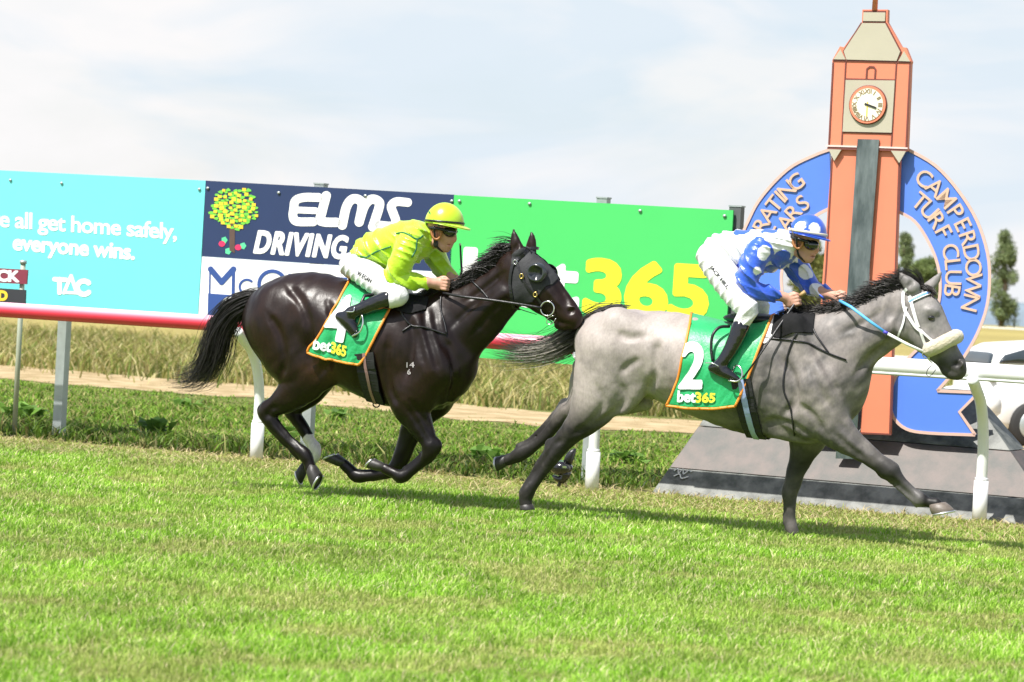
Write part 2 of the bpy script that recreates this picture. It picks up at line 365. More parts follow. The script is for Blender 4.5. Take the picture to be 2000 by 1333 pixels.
def on_board(Bd, VF): V, F = VF; V = np.array([Bd.a(p) for p in V]); return V, [f[::-1] for f in F]
def on_surface(bvh, VF, off):
    V, F = VF; out = [cast(bvh, p[0], p[1], off) for p in V]; ok = [o is not None for o in out]; idx = {}; W3 = []
    for i, o in enumerate(out):
        if ok[i]: idx[i] = len(W3); W3.append(o)
    return np.array(W3), [[idx[i] for i in f[::-1]] for f in F if all(ok[i] for i in f)]
def hair(name, paths, w, mat, parent, col, kind=None):
    """many tapering strands as one coat of hair"""
    V = []; F = []; C = []; nb = 0
    for P, c, ww in zip(paths, col, w):
        m = len(P); T = np.gradient(P, axis=0); T /= np.linalg.norm(T, axis=1)[:, None]+1e-9; a = np.cross(T, RNG.normal(size=3)); a /= np.linalg.norm(a, axis=1)[:, None]+1e-9; b = np.cross(T, a); tp = ww*np.sqrt(np.clip(1-np.linspace(0, 1, m)**1.6, .03, 1))
        for j in range(3):
            q = 2*math.pi*j/3; V.append(P+tp[:, None]*(math.cos(q)*a+math.sin(q)*b))
        for j in range(3):
            i0 = nb+j*m+np.arange(m-1); i1 = nb+((j+1) % 3)*m+np.arange(m-1); F.append(np.column_stack([i0, i1, i1+1, i0+1]))
        C.append(np.tile(c, (3, 1)) if np.ndim(c) == 2 else np.tile(c, (3*m, 1))); nb += 3*m
    return obj(name, np.vstack(V), np.vstack(F), mat, parent, True, col=np.vstack(C))
def strip(mb, P, nrm, w, t=.003):
    """flat strap along P lying on surface with normals nrm"""
    P = np.asarray(P); T = np.gradient(P, axis=0); T /= np.linalg.norm(T, axis=1)[:, None]+1e-9; nrm = np.asarray(nrm); s_ = np.cross(T, nrm); s_ /= np.linalg.norm(s_, axis=1)[:, None]+1e-9; m = len(P)
    V = np.vstack([P-s_*w/2, P+s_*w/2, P+s_*w/2+nrm*t, P-s_*w/2+nrm*t]); F = [[k*m+i, ((k+1) % 4)*m+i, ((k+1) % 4)*m+i+1, k*m+i+1] for k in range(4) for i in range(m-1)]+[[0, m, 2*m, 3*m], [4*m-1, 3*m-1, 2*m-1, m-1]]
    mb.add(V, F)

# ================================================================== the ground
TH = R(24.6)
RAILP = Plane((-1.99, 22.05, 0), TH)
AWAY = -RAILP.n
def qdist(x, y): return (x-RAILP.o[0])*AWAY[0]+(y-RAILP.o[1])*AWAY[1]
def sstep(a, b, x): t = np.clip((x-a)/(b-a), 0, 1); return t*t*(3-2*t)
def gz(x, y): return 1.28*sstep(55, 230, np.asarray(y, float))
_perm = RNG.random((64, 64))
def vnoise(x, y):
    x = np.asarray(x, float); y = np.asarray(y, float); xi = np.floor(x).astype(int); yi = np.floor(y).astype(int); fx = x-xi; fy = y-yi; fx = fx*fx*(3-2*fx); fy = fy*fy*(3-2*fy)
    g = lambda a, b: _perm[a % 64, b % 64]
    return (g(xi, yi)*(1-fx)+g(xi+1, yi)*fx)*(1-fy)+(g(xi, yi+1)*(1-fx)+g(xi+1, yi+1)*fx)*fy
def fbm(x, y, s): return 0.5*vnoise(x*s, y*s)+0.3*vnoise(x*s*2.1+7, y*s*2.1+3)+0.2*vnoise(x*s*4.3+1, y*s*4.3+9)
def grid_mesh(xs, ys, zf):
    X, Y = np.meshgrid(xs, ys, indexing='ij'); V = np.column_stack([X.ravel(), Y.ravel(), zf(X, Y).ravel()]); m = len(ys)
    i, j = np.meshgrid(np.arange(len(xs)-1), np.arange(m-1), indexing='ij'); a = (i*m+j).ravel()
    return V, np.column_stack([a, a+m, a+m+1, a+1])
GREEN = np.array([0.17, 0.255, 0.040]); STRAW = np.array([0.42, 0.33, 0.15]); DRY = np.array([0.30, 0.25, 0.09])
def ground_col(x, y):
    q = qdist(x, y)+0.5*(fbm(x, y, 0.9)-0.5); k = fbm(x, y, 1.3)
    turf = GREEN*(0.62+0.5*k)[:, None]; turf = turf*(1-0.35*sstep(.55, .75, fbm(x+40, y, .8)))[:, None]+(STRAW*0.35)*(sstep(.55, .75, fbm(x+40, y, .8)))[:, None]
    edge = (np.array([0.27, 0.22, 0.09])*(0.7+0.6*k[:, None])); weed = np.array([0.14, 0.16, 0.045])*(0.45+1.0*k[:, None]); dry = DRY*(0.7+0.6*k[:, None])
    a = sstep(-.75, -.25, q)[:, None]; b = sstep(.15, .5, q)[:, None]; c = sstep(13, 17, q)[:, None]
    o = turf*(1-a)+edge*a; o = o*(1-b)+weed*b; return o*(1-c)+dry*c
xs = np.concatenate([[-900, -300, -100, -40, -20], np.arange(-12, 12.01, 0.16), [20, 40, 100, 300, 900]]); ys = np.concatenate([[-30, 0, 3], np.arange(5, 46, 0.16), np.arange(47, 120, 3), np.arange(125, 260, 12), [320, 500, 900, 2200, 4500]])
V, F = grid_mesh(xs, ys, gz)
obj('ground', V, F, pm('turf_soil', None, 0.95, 0.35, 9, 0.5, 60, tint=True, spec=0.1), col=ground_col(V[:, 0], V[:, 1]), kind='structure')
# worn dirt track between the weeds and the dry grass
TL = [ground_pt(*p) for p in ((-300, 722), (0, 742), (300, 763), (600, 789), (1000, 829), (1350, 850), (1700, 872), (2150, 905))]
TU = [ground_pt(*p) for p in ((-300, 696), (0, 714), (300, 738), (600, 760), (1000, 800), (1350, 822), (1700, 836), (2150, 862))]
a = spline([p[:2] for p in TL], 14); b = spline([p[:2] for p in TU], 14); V = []; n = len(a); m = 9
for i in range(n):
    for j in range(m):
        t = j/(m-1); p = a[i]*(1-t)+b[i]*t
        if j in (0, m-1): p = p+np.array([0, 1.6*(fbm(p[0], p[1], 1.1)-.5)])
        V.append([p[0], p[1], 0.006+0.02*math.sin(math.pi*t)])
F = np.array([[i*m+j, (i+1)*m+j, (i+1)*m+j+1, i*m+j+1] for i in range(n-1) for j in range(m-1)])
obj('dirt_track', V, F, pm('pale_dirt', (0.27, 0.20, 0.10), 0.95, 0.3, 2.2, 0.8, 30, spec=0.1, col2=(0.46, 0.36, 0.215), detail=9, rng=(.36, .62)), kind='structure')
# far hills
hv = []; 
for i in range(121):
    x = -1500+25*i; h = 24+26*fbm(np.array([x]), np.array([0.0]), 0.004)[0]; hv += [[x, 2350, -3], [x, 2420, h*0.42], [x, 2560, h*.68], [x, 2900, -3]]
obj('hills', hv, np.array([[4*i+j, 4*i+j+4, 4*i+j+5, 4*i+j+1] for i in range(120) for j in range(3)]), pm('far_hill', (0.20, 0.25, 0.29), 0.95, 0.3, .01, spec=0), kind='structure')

# ------------------------------------------------------------------ blades
GRASS = pm('grass_blade', None, 0.55, 0.10, 3, tint=True, spec=0.25, trans=0.35)
DRYG = pm('dry_stem', None, 0.7, 0.12, 3, tint=True, spec=0.15, trans=0.25)
def blades(name, x, y, h, w, col, mat, lean=0.5, drift=(0, 0), seg=False):
    n = len(x); z = gz(x, y); t = RNG.random(n)*2*math.pi; ld = RNG.random(n)*2*math.pi; lm = h*lean*(0.3+RNG.random(n))
    dx = np.cos(t)*w/2; dy = np.sin(t)*w/2; lx = np.cos(ld)*lm+drift[0]*h; ly = np.sin(ld)*lm+drift[1]*h
    V = np.empty((n, 5, 3), np.float32)
    V[:, 0] = np.column_stack([x-dx, y-dy, z-.005]); V[:, 1] = np.column_stack([x+dx, y+dy, z-.005])
    V[:, 2] = np.column_stack([x+lx*.32+dx*.75, y+ly*.32+dy*.75, z+h*.6]); V[:, 3] = np.column_stack([x+lx*.32-dx*.75, y+ly*.32-dy*.75, z+h*.6])
    V[:, 4] = np.column_stack([x+lx, y+ly, z+h*np.where(RNG.random(n) < .25, .75, 1)])
    b = np.arange(n)[:, None]*5
    F = np.concatenate([b+np.array([[0, 1, 2]]), b+np.array([[0, 2, 3]]), b+np.array([[3, 2, 4]])]).astype(np.int32)
    return obj(name, V.reshape(-1, 3), F, mat, smooth=False, col=np.repeat(col, 5, axis=0), kind='stuff')
def scatter(n, y0, y1, pw=1.0, mx=1.4, mw=0.2):
    y = y0*(y1/y0)**RNG.random(n) if pw == 1 else y0+(y1-y0)*RNG.random(n); x = (RNG.random(n)*2-1)*(y*mw+mx); return x, y
def tints(x, y, pal, wts, s=1.0, jit=0.25):
    n = len(x); c = np.array(pal)[RNG.choice(len(pal), n, p=np.array(wts)/sum(wts))]
    return c*(1-jit/2+jit*RNG.random((n, 1)))*(0.78+0.5*fbm(x, y, s))[:, None]
x, y = scatter(680000, 6.2, 24, 1, 2.4); k = qdist(x, y)+0.5*(fbm(x, y, .9)-.5) < -.15; x, y = x[k], y[k]
tuft = fbm(x+3, y+8, 2.6); bald = np.clip(.35*sstep(.50, .68, fbm(x+40, y, .9))+.9*sstep(.52, .68, fbm(x*.8+9, y+3, 2.6)), 0, 1)
col = tints(x, y, [(.215, .40, .030), (.325, .515, .074), (.155, .33, .020), (.42, .49, .17), (.62, .56, .34)], [4.5, 4, 3, 2.2, 1.2], .7)
ed_ = .75*sstep(-2.4, -.5, qdist(x, y)+1.2*(fbm(x, y, 1.1)-.5)); bald = np.maximum(bald, ed_); col = col*(.72+.40*vnoise(x*9.3, y*9.3)+.34*vnoise(x*3.1+5, y*3.1))[:, None]; col = col*(1-.55*bald[:, None])+np.array([.44, .38, .17])*(.55*bald[:, None])
blades('turf_grass', x, y, (.018+.040*tuft*RNG.random(len(x))+.012)*(1-.35*bald), .00042*y+.0014, col, GRASS, 0.75, (.12, 0))
x, y = scatter(84000, 17, 26, 1, 2.6); q = qdist(x, y); k = np.abs(q+.75+1.3*(fbm(x, y, .9)-.5)) < 1.0*RNG.random(len(x))**.6; x, y = x[k], y[k]
blades('mown_clippings', x, y, .015+.05*RNG.random(len(x)), .010+0*x, tints(x, y, [(.50, .42, .24), (.40, .33, .16), (.24, .28, .06)], [3, 2, 1.8], 1.5), DRYG, 2.2)
x, y = scatter(175000, 17.5, 36, 2, 3); q = qdist(x, y)+.4*(fbm(x, y, .9)-.5); yt = np.interp(x/y*5400+1000, [-300, 0, 300, 600, 1000, 1350, 1700, 2150], [p[1] for p in TL])
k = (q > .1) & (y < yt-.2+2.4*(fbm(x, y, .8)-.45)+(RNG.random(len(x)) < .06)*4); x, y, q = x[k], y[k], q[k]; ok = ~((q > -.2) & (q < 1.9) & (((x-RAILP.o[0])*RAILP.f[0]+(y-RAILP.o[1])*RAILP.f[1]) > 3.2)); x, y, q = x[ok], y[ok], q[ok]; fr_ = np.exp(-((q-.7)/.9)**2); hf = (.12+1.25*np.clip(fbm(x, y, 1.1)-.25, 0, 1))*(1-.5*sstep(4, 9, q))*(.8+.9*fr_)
blades('verge_weeds', x, y, (.04+.19*RNG.random(len(x)))*hf, .006+.018*RNG.random(len(x)), tints(x, y, [(.14, .27, .024), (.23, .38, .045), (.06, .12, .016), (.42, .41, .15), (.30, .25, .10)], [4, 3.2, 2.4, 2.2, 1.2], .9, .6)*(1-.45*fr_)[:, None], GRASS, 1.3)  # weeds just behind the rail tinted darker, painting in the shadow band
x, y = scatter(90000, 35, 60, 2, 2); yt = np.interp(x/y*5400+1000, [-300, 0, 300, 600, 1000, 1350, 1700, 2150], [p[1] for p in TU])
k = y > yt+.1+3.2*(fbm(x, y, .7)-.55)-(RNG.random(len(x)) < .05)*3; x, y = x[k], y[k]
blades('dry_grass', x, y, (.08+.42*RNG.random(len(x))**1.4)*(.35+.9*fbm(x, y, .35)), .018+.016*RNG.random(len(x)), tints(x, y, [(.36, .31, .13), (.27, .25, .085), (.21, .24, .055), (.46, .41, .21), (.13, .19, .04)], [4, 3.5, 3.5, 2.5, 2.5], .45, .35), DRYG, 1.0)
# leafy weeds
def leafy(name, cx, cy, s, n, pal, label):
    V = []; C = []; F = []
    for i in range(n):
        a = RNG.random()*6.28; r = s*(.15+.85*RNG.random()); e = .35+.9*RNG.random(); d = np.array([math.cos(a)*math.cos(e), math.sin(a)*math.cos(e), math.sin(e)]); sd = np.array([-math.sin(a), math.cos(a), 0])
        o = np.array([cx+.25*s*RNG.normal(), cy+.25*s*RNG.normal(), 0]); w = r*(.14+.12*RNG.random()); c = pal[int(RNG.integers(len(pal)))]*(.8+.4*RNG.random()); b = len(V)
        V += [o, o+d*r*.55+sd*w, o+d*r*.6-np.array([0, 0, .1*w]), o+d*r*.55-sd*w, o+d*r-np.array([0, 0, .3*r])]; C += [c]*5; F += [[b, b+1, b+2], [b, b+2, b+3], [b+1, b+4, b+2], [b+2, b+4, b+3]]
    o = obj(name, V, np.array(F), GRASS, col=np.array(C), smooth=False, label=label, cat='plant'); return o
WP = [np.array((.14, .27, .04)), np.array((.19, .34, .07)), np.array((.09, .18, .03))]
for (px, py, s, n, lab) in ((655, 820, .26, 60, 'broad leaved green weed in front of the dirt track under the dark horse belly'), (560, 858, .3, 60, 'dark green leafy weed at the foot of the left rail post'), (300, 850, .3, 70, 'dark leafy weed clump between the grey sign post and the curved rail post'), (370, 800, .24, 44, 'low leafy weed under the tail of the dark horse'), (950, 900, .26, 60, 'leafy weed on the shaded verge between the two horses'), (1230, 905, .28, 60, 'leafy weed on the verge beside the sloping stone plinth'), (40, 815, .28, 60, 'leafy weed clump at the foot of the maroon and black sign post')):
    g = ground_pt(px, py); leafy('weed', g[0], g[1], s, n, WP, lab)

# ================================================================== advertising boards
BP = Plane((-1.26, 22.6, 0), TH); B = Board(BP)
TURQ = pm('turquoise_paint', (0.155, 0.64, 0.67), 0.45, 0.03, 1.2, .03, 1.5); NAVY = pm('navy_paint', (0.018, 0.035, 0.105), 0.45, 0.06, 3); GRN = pm('green_paint', (0.064, 0.54, 0.125), 0.45, 0.03, 1.2, .03, 1.5)
YEL = pm('yellow_paint', (0.78, 0.78, 0.030), 0.45, 0.03, 3); LEAFG = pm('leaf_paint', (0.16, 0.55, 0.06), 0.5, 0.1, 9); AMB = pm('amber_paint', (0.78, 0.55, 0.04), 0.5, 0.1, 9)
BRN = pm('brown_paint', (0.10, 0.06, 0.05), 0.5, 0.1, 9); REDP = pm('red_paint', (0.65, 0.03, 0.12), 0.5, 0.1, 9); BLUEP = pm('blue_paint', (0.03, 0.075, 0.27), 0.45, 0.05, 4)
def bx0(c, s=3.7037): return (380+c[0]/s, 340+c[1]/s)
def board(label, q, mat, edgemat=None):
    c = BP.hit(*q[3]); r = thing('advertising_board', label, 'sign', (c[0], c[1], 0), 'advertising boards along the rail'); B.make('panel', B.poly(q), mat, r, 0, .02)
    return r
def bolts(r, P):
    for p in P: m = MB(); m.ellipsoid(BP.hit(*p, .028), [BP.f*.016, BP.n*.008, BP.u*.012], 8, 5); m.build('bolt', STEEL, r)
t = board('turquoise road safety board with white slogan at the left end', [(-420, 572), (388, 628), (404, 353.5), (-420, 312)], TURQ)
B.make('slogan', on_board(B, text_px('we all get home safely,', [(-31, 451), (347, 478), (348, 437.5), (-30, 409.5)], 1.0, .8, space=.93)), WHITE, t, .02, .003)
B.make('slogan', on_board(B, text_px('everyone wins.', [(28, 498), (264, 517), (266, 480), (30, 460)], 1.5, .7, space=.96)), WHITE, t, .02, .003)
def k5(*P): return [(x/6.058, 480+y/6.058) for x, y in P]
cc = k5((1010, 500))[0]; tac = stroke_px([(k5((662, 400), (795, 408)), 9), (k5((722, 400), (722, 560)), 9), (k5((775, 560), (858, 360), (925, 560)), 7), (k5((790, 556), (920, 562)), 6), ([p for p in arc(cc, 13.0, R(45), R(315), 24)], 10)], .7)
B.make('logo', on_board(B, tac), WHITE, t, .02, .003); bolts(t, [(120, 358), (389, 370), (20, 352)])
t = board('navy driving school board with fruit tree drawing above the white board', [(397.5, 501), (882, 532.5), (889, 381), (404, 353.5)], NAVY)
def strok(P, w): return band2([B.a(bx0(p)) for p in P], w)
def sp(P): return [tuple(p) for p in spline(P, 5)]
for L0 in ([(sp([(905, 172), (800, 172), (740, 195), (727, 250), (722, 310), (750, 345), (868, 348)]), 17), ([(745, 262), (885, 268)], 13)], [(sp([(962, 160), (930, 280), (918, 335), (955, 350), (1035, 352)]), 18)], [(sp([(1078, 372), (1108, 240), (1150, 185), (1200, 190), (1222, 230), (1200, 350)]), 18), (sp([(1205, 330), (1240, 230), (1290, 185), (1338, 200), (1345, 240), (1298, 385)]), 18)], [(sp([(1550, 208), (1470, 203), (1432, 235), (1448, 290), (1465, 345), (1435, 378), (1345, 372)]), 17)]):
    B.make('letter', on_board(B, stroke_px([([bx0(p) for p in P], w) for P, w in L0], .8)), WHITE, t, .02, .003)
B.make('lettering', on_board(B, text_px('DRIVING', [bx0((442, 570)), bx0((1096, 613)), bx0((1118, 454)), bx0((466, 414))], 2.5, .7, .10, 1.12)), WHITE, t, .02, .003)
B.make('drawn_trunk', [B.poly([bx0(p) for p in ((262, 555), (300, 575), (302, 360), (285, 340), (262, 350))])], BRN, t, .02, .003)
for nm, mt, n_, rr, cyc in (('drawn_leaves', LEAFG, 95, 12, 0), ('drawn_fruit', AMB, 46, 13, 1)):
    P_ = []
    for i in range(n_):
        a = i*2.39996+cyc; r_ = math.sqrt((i+.5)/n_)*(1.0+.12*math.sin(5*a)); cx_ = 298+165*r_*math.cos(a); cy_ = 252+150*r_*math.sin(a)*(.95 if math.sin(a) > 0 else 1)
        s_ = rr*(.8+.5*random.random()); e_ = random.random()*6
        if cyc: P_.append(B.poly([bx0((cx_-s_, cy_+s_*.85)), bx0((cx_+s_, cy_+s_*.95)), bx0((cx_+s_, cy_-s_*.7)), bx0((cx_-s_, cy_-s_*.8))]))
        else: P_.append(B.poly([bx0((cx_+1.5*s_*math.cos(e_+q_), cy_-(.9+.3*math.sin(3*q_+e_))*s_*math.sin(e_+q_))) for q_ in np.arange(6)*math.pi/3]))
    B.make(nm, P_, mt, t, .0232 if not cyc else .0245, .001)
B.make('drawn_red_fruit', [B.poly([bx0((c_[0]+25*math.cos(q_), c_[1]-22*math.sin(q_))) for q_ in np.arange(8)*math.pi/4]) for c_ in ((208, 507), (325, 533))], REDP, t, .02, .003)
B.make('drawn_green_fruit', [B.poly([bx0((c_[0]+24*math.cos(q_), c_[1]-26*math.sin(q_))) for q_ in np.arange(5)*math.pi*.4]) for c_ in ((252, 560), (225, 480), (360, 522))], pm('mint_paint', (.1, .6, .3), .5), t, .02, .0025)
bolts(t, [bx0((95, 103)), bx0((608, 136)), bx0((1235, 158)), bx0((1860, 196))])
t = board('white and blue board with art deco letters below the navy board', [(389, 631), (872, 664), (882, 533.5), (397, 502)], WHITE)
B.make('blue_field', [B.poly([bx0(p) for p in ((103, 1080), (1810, 1200), (1815, 990), (108, 865))])], BLUEP, t, .02, .003)
for L0 in ([([(122, 676), (119, 866)], 3), ([(126, 690), (205, 785), (291, 690)], 11), ([(292, 688), (289, 870)], 6)], [(arc((388, 818), 52, R(50), R(310), 18), 4.5)], [(arc((572, 800), 96, R(40), R(320), 24), 7)]):
    B.make('letter', on_board(B, stroke_px([([bx0(p) for p in P], w) for P, w in L0], .8)), BLUEP, t, .02, .003)
B.make('lettering', on_board(B, text_px('LURE', [bx0((690, 900)), bx0((1110, 925)), bx0((1112, 755)), bx0((690, 725))], .8, 1)), BLUEP, t, .02, .003)
B.make('white_letter', on_board(B, stroke_px([([bx0(p) for p in arc((265, 948), 44, R(40), R(320), 18)], 8)], .8)), WHITE, t, .0235, .003)
B.make('white_letters', on_board(B, text_px('MOTORS', [bx0((205, 1075)), bx0((900, 1120)), bx0((902, 1045)), bx0((205, 1000))], 1.0, .8)), WHITE, t, .0235, .003)
t = board('bright green betting board with white and yellow lettering', [(868, 694), (1415, 734), (1434, 411.5), (889, 381.5)], GRN)
k4 = lambda x, y: (880+x/3.3333, 440+y/3.3333)
B.make('white_letters', on_board(B, text_px('bet', [k4(92, 490), k4(822, 540), k4(842, 214), k4(112, 162)], 6.0, 1.6, space=.94)), WHITE, t, .02, .003)
B.make('yellow_digits', on_board(B, text_px('365', [k4(882, 566), k4(1660, 622), k4(1682, 278), k4(902, 230)], 6.5, 1.6, space=.96)), YEL, t, .02, .003)
bolts(t, [(897, 393), (1034, 398), (1250, 412), (1415, 422)])
for i, (px, top, dk) in enumerate(((126, 365, 0), (612, 361, 0), (1165, 388.5, 0), (1426, 405, 1))):
    m = MB(); b0 = BP.loc(px, 640, -.06); b1 = BP.loc(px+12, top, -.06); h = .045 if not dk else .05
    m.box(BP.world([b0[0], -.06, b1[2]/2])[0], h, .04, b1[2]/2, (BP.f, BP.n, BP.u)); c = BP.world([b0[0], -.06, 0])[0]
    r = thing('sign_post', ('square grey steel post under the turquoise board', 'square grey steel post behind the navy board, seen below the dark horse', 'square grey steel post beside the middle white rail post', 'dark steel post at the right end of the green board')[i], 'post', c, 'posts carrying the advertising boards')
    bevel(m.build('post_tube', STEEL if not dk else pm('dark_steel', (.10, .11, .11), .5), r, False), .004)
    m = MB(); m.box(BP.world([b0[0], -.06, b1[2]+.006])[0], h+.004, .044, .006, (BP.f, BP.n, BP.u)); m.build('post_cap', STEEL, r, False)

# small maroon and black sign on a round post at the left
_r = ray(27, 862); SP = Plane(((_r*23.35/_r[1])[0], 23.35, 0), TH); SB = Board(SP)
t = thing('track_sign', 'two small boards, maroon over black, on a thin round post', 'sign', SP.o)
m = MB(); z1 = SP.loc(50, 516)[2]; m.tube([SP.o, SP.o+[0, 0, z1]], .022, 10); m.build('post', pm('sage_steel', (.33, .36, .28), .5, .1), t); m = MB(); m.tube([SP.o+[0, 0, z1], SP.o+[0, 0, z1+.03]], .03, 10); m.build('post_cap', STEEL, t)
k5 = lambda x, y: (x/6.058, 480+y/6.058)
b = SB.make('maroon_board', [SB.poly([k5(-900, 395), k5(350, 460), k5(362, 290), k5(-900, 215)])], pm('maroon_paint', (.20, .03, .055), .5, .06), t, .03, .012); SB.make('lettering', on_board(SB, text_px('CK', [k5(8, 418), k5(252, 430), k5(256, 308), k5(10, 293)], 1.6, .7, space=.9)), WHITE, b, .042, .003)
b = SB.make('black_board', [SB.poly([k5(-900, 640), k5(332, 690), k5(338, 528), k5(-900, 445)])], pm('charcoal_paint', (.03, .032, .04), .5, .06), t, .03, .012); SB.make('lettering', on_board(SB, text_px('OD', [k5(-97, 640), k5(116, 652), k5(120, 543), k5(-94, 528)], 1.5, .7, space=.9)), AMB, b, .042, .003)

# ================================================================== running rail
RT = Plane(RAILP.o+RAILP.n*.40, TH)
pa = RT.loc(0, 605); pb = RT.loc(2000, 732); zr = lambda a: pa[2]+(a-pa[0])*(pb[2]-pa[2])/(pb[0]-pa[0]); zm = (pa[2]+pb[2])/2
rail = thing('running_rail', 'red and white tubular plastic rail on curved white posts', 'rail', RAILP.o)
aj = RT.loc(1260, 690)[0]
for nm, a0, a1, mt, lab in (('rail_tube', pa[0]-6, aj, pm('red_plastic_painted_highlight', None, .36, .10, 3, tint=True, coat=.5, aniso=(.6, .6, 14)), 'red rail tube'), ('rail_tube', aj+.01, pb[0]+6, pm('white_plastic', (.80, .80, .80), .35, .04, 2, coat=.3), 'white rail tube')):
    m = MB(); aa = np.linspace(a0, a1, 12); m.tube(RT.world([[x_, 0, zr(x_)] for x_ in aa]), .062, 28); va = m.arr(); hz = np.array([(q[2]-zr((q-RT.o)@RT.f))/.062 for q in va]); cl = np.array([.62, .022, .06])+(np.array([.80, .40, .50])-np.array([.62, .022, .06]))*(sstep(-.15, .95, hz)**1.3)[:, None]  # red tube tinted pink towards the top, painting in the sun's highlight
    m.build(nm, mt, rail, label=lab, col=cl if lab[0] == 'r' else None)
    if lab[0] == 'w':
        m = MB(); m.tube(RT.world([[x_, .040, zr(x_)-.052] for x_ in aa]), .012, 8); m.build('rail_lip', pm('grey_white_plastic', (.55, .58, .55), .4), rail)
WPL = pm('white_post_plastic', (.76, .78, .76), .45, .06, 5)
for (px, py) in ((500, 900), (1155, 962), (1912, 1022)):
    w = ground_pt(px, py); d = w-RAILP.o; a_ = d@RAILP.f; n_ = d@RAILP.n; zt = zr(a_)-.05
    P = spline([(0, 0, .28), (0, 0, .40), (0, .005, .52), (0, .05, .70), (0, .15, .86), (0, .29, zt-.07), (0, .40, zt)], 5); P = P+np.array([a_, n_, 0])
    m = MB(); m.tube(RAILP.world(P), .040, 14); p = m.build('rail_post', WPL, rail)
    m = MB(); m.tube(RAILP.world([[a_, n_, -.02], [a_, n_, .30]]), .052, 14); m.tube(RAILP.world([[a_, n_, .30], [a_, n_, .32]]), .047, 14); m.build('post_sleeve', WHITE, p)
    m = MB(); m.ellipsoid(RAILP.world([a_, n_+.10, .79])[0], [RAILP.f*.03, RAILP.n*.03, RAILP.u*.025], 8, 5); m.build('post_clip', WPL, p)

# ================================================================== winning post with clock tower and ribbon
TP = Plane(RAILP.o+AWAY*.335, TH); T = Board(TP)
ORG = pm('salmon_paint', (.70, .215, .122), .5, .06, 2.2, .03, 2); BEI = pm('beige_paint', (.44, .405, .315), .5, .04, 3); TRIM = pm('dark_red_trim', (.16, .045, .035), .5, .1); BLU = pm('cornflower_paint', (.088, .205, .70), .45, .06, 1.6); PINK = pm('gold_pink_edge', (.62, .42, .36), .4, .08)
GLASS = pm('dark_glass', (.045, .065, .065), .12, .5, 3, .02, spec=.8, aniso=(3, 3, .8), rng=(.38, .62), col2=(.14, .17, .17))
post = thing('winning_post', 'tall orange clock tower board with blue ribbon ring on a stone plinth', 'finishing post', TP.world([TP.loc(1660, 870)[0], 0, 0])[0])
kt = lambda *P: [(1600+x/4.445, y/4.445) for x, y in P]
# stone plinth, courses butted with narrow joints
def course(nm, pl, pr, pr2, pl2, o0, o1, mt):
    c = [RAILP.loc(*pl, o0), RAILP.loc(*pr, o0), RAILP.loc(*pr2, o1), RAILP.loc(*pl2, o1)]
    fr = RAILP.world(c); bk = fr*[1, 1, 1]; bk = RAILP.world([[q[0], -.86, q[2]] for q in c])
    V = np.vstack([fr, bk]); bevel(obj(nm, V, fix(V, [[0, 1, 2, 3], [4, 5, 6, 7], [0, 1, 5, 4], [1, 2, 6, 5], [2, 3, 7, 6], [3, 0, 4, 7]]), mt, post, False), .004, 2, 20)
GRA = pm('grey_granite', (.045, .052, .045), .55, .3, 8, .15, 90, detail=11, rng=(.36, .62), col2=(.165, .172, .158)); PKG = pm('pink_granite', (.046, .048, .042), .55, .3, 5, .12, 90, detail=10, rng=(.36, .62), col2=(.105, .080, .070)); 
def ln(p, q, t): return (p[0]+(q[0]-p[0])*t, p[1]+(q[1]-p[1])*t)
Lb, Lt, Rb, Rt = (1270, 967), (1435, 732), (2082, 1040), (1893, 763)
for nm, t0, t1, mt in (('stone_base', -.04, .225, GRA), ('stone_course', .23, .57, PKG), ('stone_top', .575, 1, GRA)):
    course(nm, ln(Lb, Lt, t0), ln(Rb, Rt, t0), ln(Rb, Rt, t1), ln(Lb, Lt, t1), -.05-.66*t0, -.05-.66*t1, mt)
# ribbon
ro = [(1620, 293), (1593, 303), (1548, 325), (1512, 357), (1481, 395), (1463, 429.5), (1450, 460), (1440, 505), (1438, 560), (1447, 620), (1472, 682), (1512, 735), (1556, 765)]
ri = [(1624, 740), (1588, 702), (1552, 655), (1534, 600), (1527, 560), (1528, 525), (1540, 480), (1562, 448), (1593, 422), (1623, 406)]
qo = [(1752, 286), (1773.6, 292.6), (1827.6, 324), (1872.6, 373.6), (1908.6, 432), (1929, 495), (1933, 550), (1927, 602), (1909, 652), (1884, 696), (1857, 734), (1831, 764)]
qt = [(1912, 767), (1874, 805), (1905, 850)]
qb = [(1905, 850), (1812, 846), (1770, 838), (1746, 816), (1738, 785), (1741, 760), (1752, 732), (1775, 700), (1808, 664), (1829, 612), (1837, 564), (1832, 518), (1814, 473), (1787, 433), (1752, 412)]
sm = lambda P, k=4: [tuple(p) for p in spline(P, k)]
rib = T.make('ribbon', [T.poly(sm(ro)+sm(ri)), T.poly(sm(qo)+qt+sm(qb))], BLU, post, -.03, .03)
bw = .022
T.make('ribbon_edge', [band2([T.a(p, -.0) for p in L0], bw) for L0 in (sm(ro), sm(ri), sm(qo), [(1831, 764), (1912, 767)], [(1912, 767), (1874, 805), (1905, 850)], sm(qb))], PINK, rib, .0, .008)
cfit = np.array([T.a(p) for p in ro[:8]+qo[1:8]]); A_ = np.column_stack([2*cfit, np.ones(len(cfit))]); s_, *_ = np.linalg.lstsq(A_, (cfit**2).sum(1), rcond=None); CC = s_[:2]; CRAD = math.sqrt(s_[2]+CC@CC)
